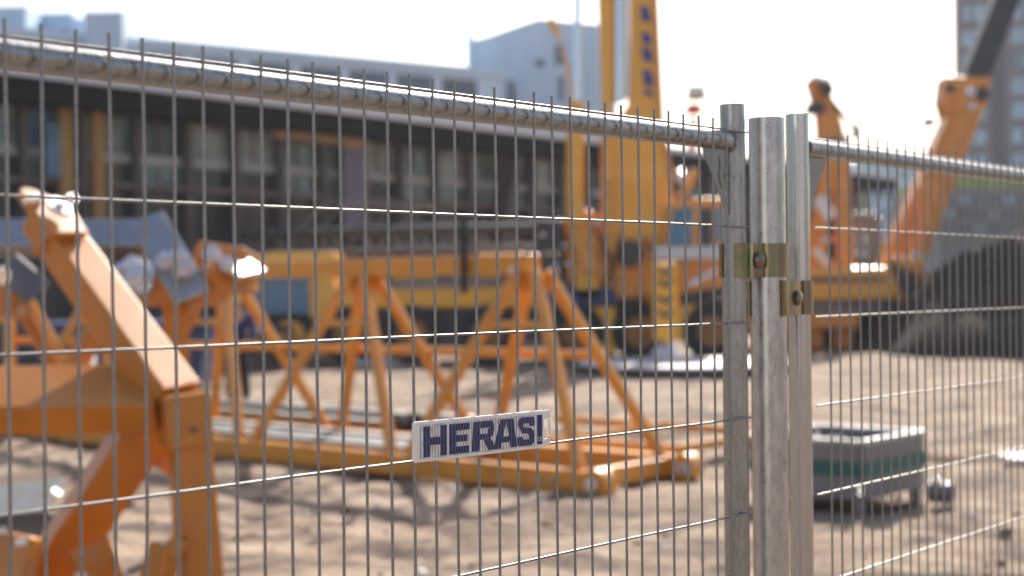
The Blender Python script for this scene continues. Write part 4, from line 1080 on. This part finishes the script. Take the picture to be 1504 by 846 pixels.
# concrete feet of the fence
r_ = obj('concrete_block', MB().box((pc.x, pc.y, .06), (.24, .7, .13)), M['greystone'], loc=(pc.x, pc.y, 0), bevel=.02)
tag(r_, 'concrete block under the thick post and the ends of both fence panels', 'concrete block')

# ------------------------------------------------------------------ name plate
def stripes(name, base, line, pitch, duty, irregular=False):
    m = bpy.data.materials.new(name); m.use_nodes = True; t = m.node_tree; N = t.nodes; L = t.links
    p = N['Principled BSDF']; tc = N.new('ShaderNodeTexCoord'); sx = N.new('ShaderNodeSeparateXYZ'); L.new(tc.outputs['Object'], sx.inputs[0])
    def mth(op, a, b_=None):
        n = N.new('ShaderNodeMath'); n.operation = op
        if hasattr(a, 'node'): L.new(a, n.inputs[0])
        else: n.inputs[0].default_value = a
        if b_ is not None:
            if hasattr(b_, 'node'): L.new(b_, n.inputs[1])
            else: n.inputs[1].default_value = b_
        return n.outputs[0]
    f = mth('FRACT', mth('DIVIDE', sx.outputs[0], pitch)); s1 = mth('LESS_THAN', f, duty)
    mx = N.new('ShaderNodeMix'); mx.data_type = 'RGBA'; L.new(s1, mx.inputs[0]); mx.inputs[6].default_value = (*base, 1); mx.inputs[7].default_value = (*line, 1)
    nz = N.new('ShaderNodeTexNoise'); nz.inputs['Scale'].default_value = 90; nz.inputs['Detail'].default_value = 6; L.new(tc.outputs['Object'], nz.inputs['Vector'])
    r = N.new('ShaderNodeValToRGB'); r.color_ramp.elements[0].position = .33; r.color_ramp.elements[0].color = (.74, .70, .63, 1); r.color_ramp.elements[1].position = .58; r.color_ramp.elements[1].color = (1, 1, 1, 1); L.new(nz.outputs[0], r.inputs[0])
    mu = N.new('ShaderNodeMix'); mu.data_type = 'RGBA'; mu.blend_type = 'MULTIPLY'; mu.inputs[0].default_value = 1; L.new(mx.outputs[2], mu.inputs[6]); L.new(r.outputs[0], mu.inputs[7])
    L.new(mu.outputs[2], p.inputs['Base Color']); p.inputs['Roughness'].default_value = .42
    return m
m_plate = mat('white plastic plate', (.80, .78, .74), .38, 0, .05, 30)
m_lines = stripes('plate with fine grey lines', (.80, .78, .74), (.26, .26, .30), .0050, .30)
m_let = stripes('navy letters with fine lines', (.006, .012, .11), (.18, .21, .33), .0050, .20)
m_navy = mat('navy print', (.01, .02, .13), .4, 0, .05, 30)
def tsolve(px, o=0.0):
    return solve_t(P0, d1, n1, o, (px - 752) / FPX)
So = .0065
ta, tb = tsolve(602, So), tsolve(802, So)
TL = f1(ta, So, 0); TR = f1(tb, So, 0)
zTL, zBL = pt(602, 619.5, TL.y).z, pt(602, 680.5, TL.y).z
zTR, zBR = pt(802, 602, TR.y).z, pt(802, 656, TR.y).z
W_, H_ = tb - ta, (zTL - zBL + zTR - zBR) / 2
cz = (zTL + zBL + zTR + zBR) / 4
slope = math.atan2((zTR + zBR - zTL - zBL) / 2, W_)
exs = (d1 * math.cos(slope) + V((0, 0, math.sin(slope)))); eys = exs.cross(n1) * -1
if eys.z < 0: eys = -eys
SC = f1((ta + tb) / 2, So, cz)
sg = empty('name_plate', SC, 'white plastic plate lettered HERAS in blue, clipped to the wires of the left fence panel', 'sign')
# plate frame: local x along the plate, z up, so the stripes follow the plate
Mx = Matrix((exs, -n1, eys)).transposed()
def sobj(name, polys, y0, y1, m_, bevel=0, parent=None):
    """polys: list of 2-d outlines in plate coordinates (x right, z up); depth y0..y1 towards the viewer"""
    mb = MB()
    for poly in polys:
        k = len(poly)
        area = sum(poly[i][0] * poly[(i + 1) % k][1] - poly[(i + 1) % k][0] * poly[i][1] for i in range(k))
        if area < 0: poly = poly[::-1]
        mb.add([V((a, -y0, b_)) for a, b_ in poly] + [V((a, -y1, b_)) for a, b_ in poly],
               [tuple(range(k - 1, -1, -1)), tuple(range(k, 2 * k))] + [(i, (i + 1) % k, k + (i + 1) % k, k + i) for i in range(k)])
    me = bpy.data.meshes.new(name); me.from_pydata([tuple(v) for v in mb.v], [], mb.f)
    import bmesh
    bm = bmesh.new(); bm.from_mesh(me); bmesh.ops.recalc_face_normals(bm, faces=bm.faces); bm.to_mesh(me); bm.free()
    me.materials.append(m_)
    o = bpy.data.objects.new(name, me); sc.collection.objects.link(o); o.parent = sg
    o.rotation_euler = Mx.to_euler()
    if bevel:
        b_ = o.modifiers.new('bevel', 'BEVEL'); b_.width = bevel; b_.segments = 3; b_.limit_method = 'ANGLE'
    return o
hw, hh = W_ / 2, H_ / 2
def rr(x0, z0, x1, z1, r=.004, n=5):
    out = []
    for cx, cz_, a0 in ((x1 - r, z0 + r, -90), (x1 - r, z1 - r, 0), (x0 + r, z1 - r, 90), (x0 + r, z0 + r, 180)):
        for k in range(n + 1): a = R(a0 + 90 * k / n); out.append((cx + r * math.cos(a), cz_ + r * math.sin(a)))
    return out
EXT = W_ * .035
sobj('plate', [rr(-hw, -hh, hw - .0105, hh)], 0, .003, m_plate, .0009)
sobj('hanging_tab', [rr(hw - .0102, -hh + .002, hw + EXT * .35, -hh + .012, .003), rr(hw - .0102, hh - .012, hw + EXT * .35, hh, .003), [(hw - .0055 + .004, -hh + .0125), (hw + EXT * .35, -hh + .0125), (hw + EXT * .35, hh - .0125), (hw - .0055 + .004, hh - .0125)]], .0004, .0028, m_plate, .0005)
tx0, tx1 = -hw + W_ * .052, hw - W_ * .118
sobj('lined_field', [[(tx0 - .003, -hh + .0035), (tx1 + .004, -hh + .0035), (tx1 + .004, hh - .0045), (tx0 - .003, hh - .0045)]], .003, .0032, m_lines)
LH = H_ - .0125; lz0 = -hh + .0055
LWt = tx1 - tx0
def letter(x0, x1, strokes): return [[(x0 + (x1 - x0) * a, lz0 + LH * b_) for a, b_ in s_] for s_ in strokes]
H = [[(0, 0), (.29, 0), (.29, 1), (0, 1)], [(.71, 0), (1, 0), (1, 1), (.71, 1)], [(.291, .38), (.709, .38), (.709, .63), (.291, .63)]]
E_ = [[(0, 0), (.34, 0), (.34, 1), (0, 1)], [(.341, 0), (1, 0), (1, .24), (.341, .24)], [(.341, .39), (.93, .39), (.93, .62), (.341, .62)], [(.341, .77), (1.05, .77), (1.05, 1), (.341, 1)]]
Rr = [[(0, 0), (.30, 0), (.36, 1), (.06, 1)], [(.361, .77), (.76, .77), (.87, .81), (.93, .87), (.84, 1), (.375, 1)], [(.93, .87), (.95, .70), (.91, .52), (.80, .42), (.62, .50), (.66, .60), (.68, .72), (.76, .77)],
      [(.335, .37), (.80, .42), (.62, .52), (.62, .57), (.345, .57)], [(.48, .375), (.79, .415), (1.02, 0), (.70, 0)]]
A_ = [[(0, 0), (.29, 0), (.56, 1), (.30, 1)], [(.71, 0), (1, 0), (.82, 1), (.561, 1), (.57, .80)], [(.345, .2), (.66, .2), (.63, .40), (.40, .40)], ]
S_ = [[(.0, .06), (.12, 0), (.80, 0), (.70, .22), (.36, .22), (.30, .33), (0, .33)], [(.80, 0), (.97, .08), (1, .30), (.96, .50), (.80, .60), (.62, .42), (.68, .34), (.70, .22)], [(.80, .60), (.34, .66), (.14, .62), (.28, .44), (.62, .42)],
      [(.14, .62), (.34, .66), (.36, .78), (.22, 1), (.06, .93), (.03, .74)], [(.36, .78), (.70, .78), (.74, .67), (1.02, .67), (1.02, .93), (.92, 1), (.22, 1)]]
cw = LWt
lt_ = []
for nm, a, c, g_ in (('letter_h', .018, .212, H), ('letter_e', .235, .40, E_), ('letter_r', .425, .635, Rr), ('letter_a', .615, .835, A_), ('letter_s', .835, .995, S_)):
    sobj('letter', letter(tx0 + cw * a, tx0 + cw * c, g_), .0033, .0036, m_let)
bx0, bx1 = hw - W_ * .098, hw - W_ * .058
sobj('blue_bar', [[(bx0, -hh + .0055), (bx1, -hh + .0055), (bx1, hh - .0055), (bx0, hh - .0055)]], .0031, .0035, m_navy)
def arc(cx, cz_, r_, a0, a1, wd, n=12):
    o_ = [(cx + r_ * math.cos(R(a0 + (a1 - a0) * k / n)), cz_ + r_ * 1.15 * math.sin(R(a0 + (a1 - a0) * k / n))) for k in range(n + 1)]
    i_ = [(cx + (r_ - wd) * math.cos(R(a0 + (a1 - a0) * k / n)), cz_ + (r_ - wd) * 1.15 * math.sin(R(a0 + (a1 - a0) * k / n))) for k in range(n, -1, -1)]
    return [[o_[k], o_[k + 1], i_[n - k - 1], i_[n - k]] for k in range(n)]
cr_ = (bx1 - bx0) * .27
sobj('mark', arc(bx0 + cr_ * 1.2, -hh + .0125, cr_, 80, 280, .0008) + arc(bx1 - cr_ * .7, -hh + .0125, cr_, 80, 280, .0008) + [[(bx1 - cr_ * 1.5, -hh + .0121), (bx1 - cr_ * .8, -hh + .0121), (bx1 - cr_ * .8, -hh + .0129), (bx1 - cr_ * 1.5, -hh + .0129)]], .0037, .0039, m_plate)

# ------------------------------------------------------------------ finish: sharp edges where smooth shading would smear
for me in bpy.data.meshes:
    if len(me.polygons) and any(p.use_smooth for p in me.polygons[:50]):
        me.set_sharp_from_angle(angle=R(45))

# ------------------------------------------------------------------ thin summer haze
hz = MB().span((-120, -60, -2), (200, 260, 70))
hm = bpy.data.materials.new('haze'); hm.use_nodes = True; hm.node_tree.nodes.clear()
ho = hm.node_tree.nodes.new('ShaderNodeOutputMaterial'); hv = hm.node_tree.nodes.new('ShaderNodeVolumePrincipled')
hv.inputs['Color'].default_value = (.86, .92, 1, 1); hv.inputs['Density'].default_value = .0004; hv.inputs['Anisotropy'].default_value = .3
hm.node_tree.links.new(hv.outputs[0], ho.inputs['Volume'])
tag(obj('haze', hz, hm), 'thin pale haze in the air over the whole site', 'haze', kind='stuff')
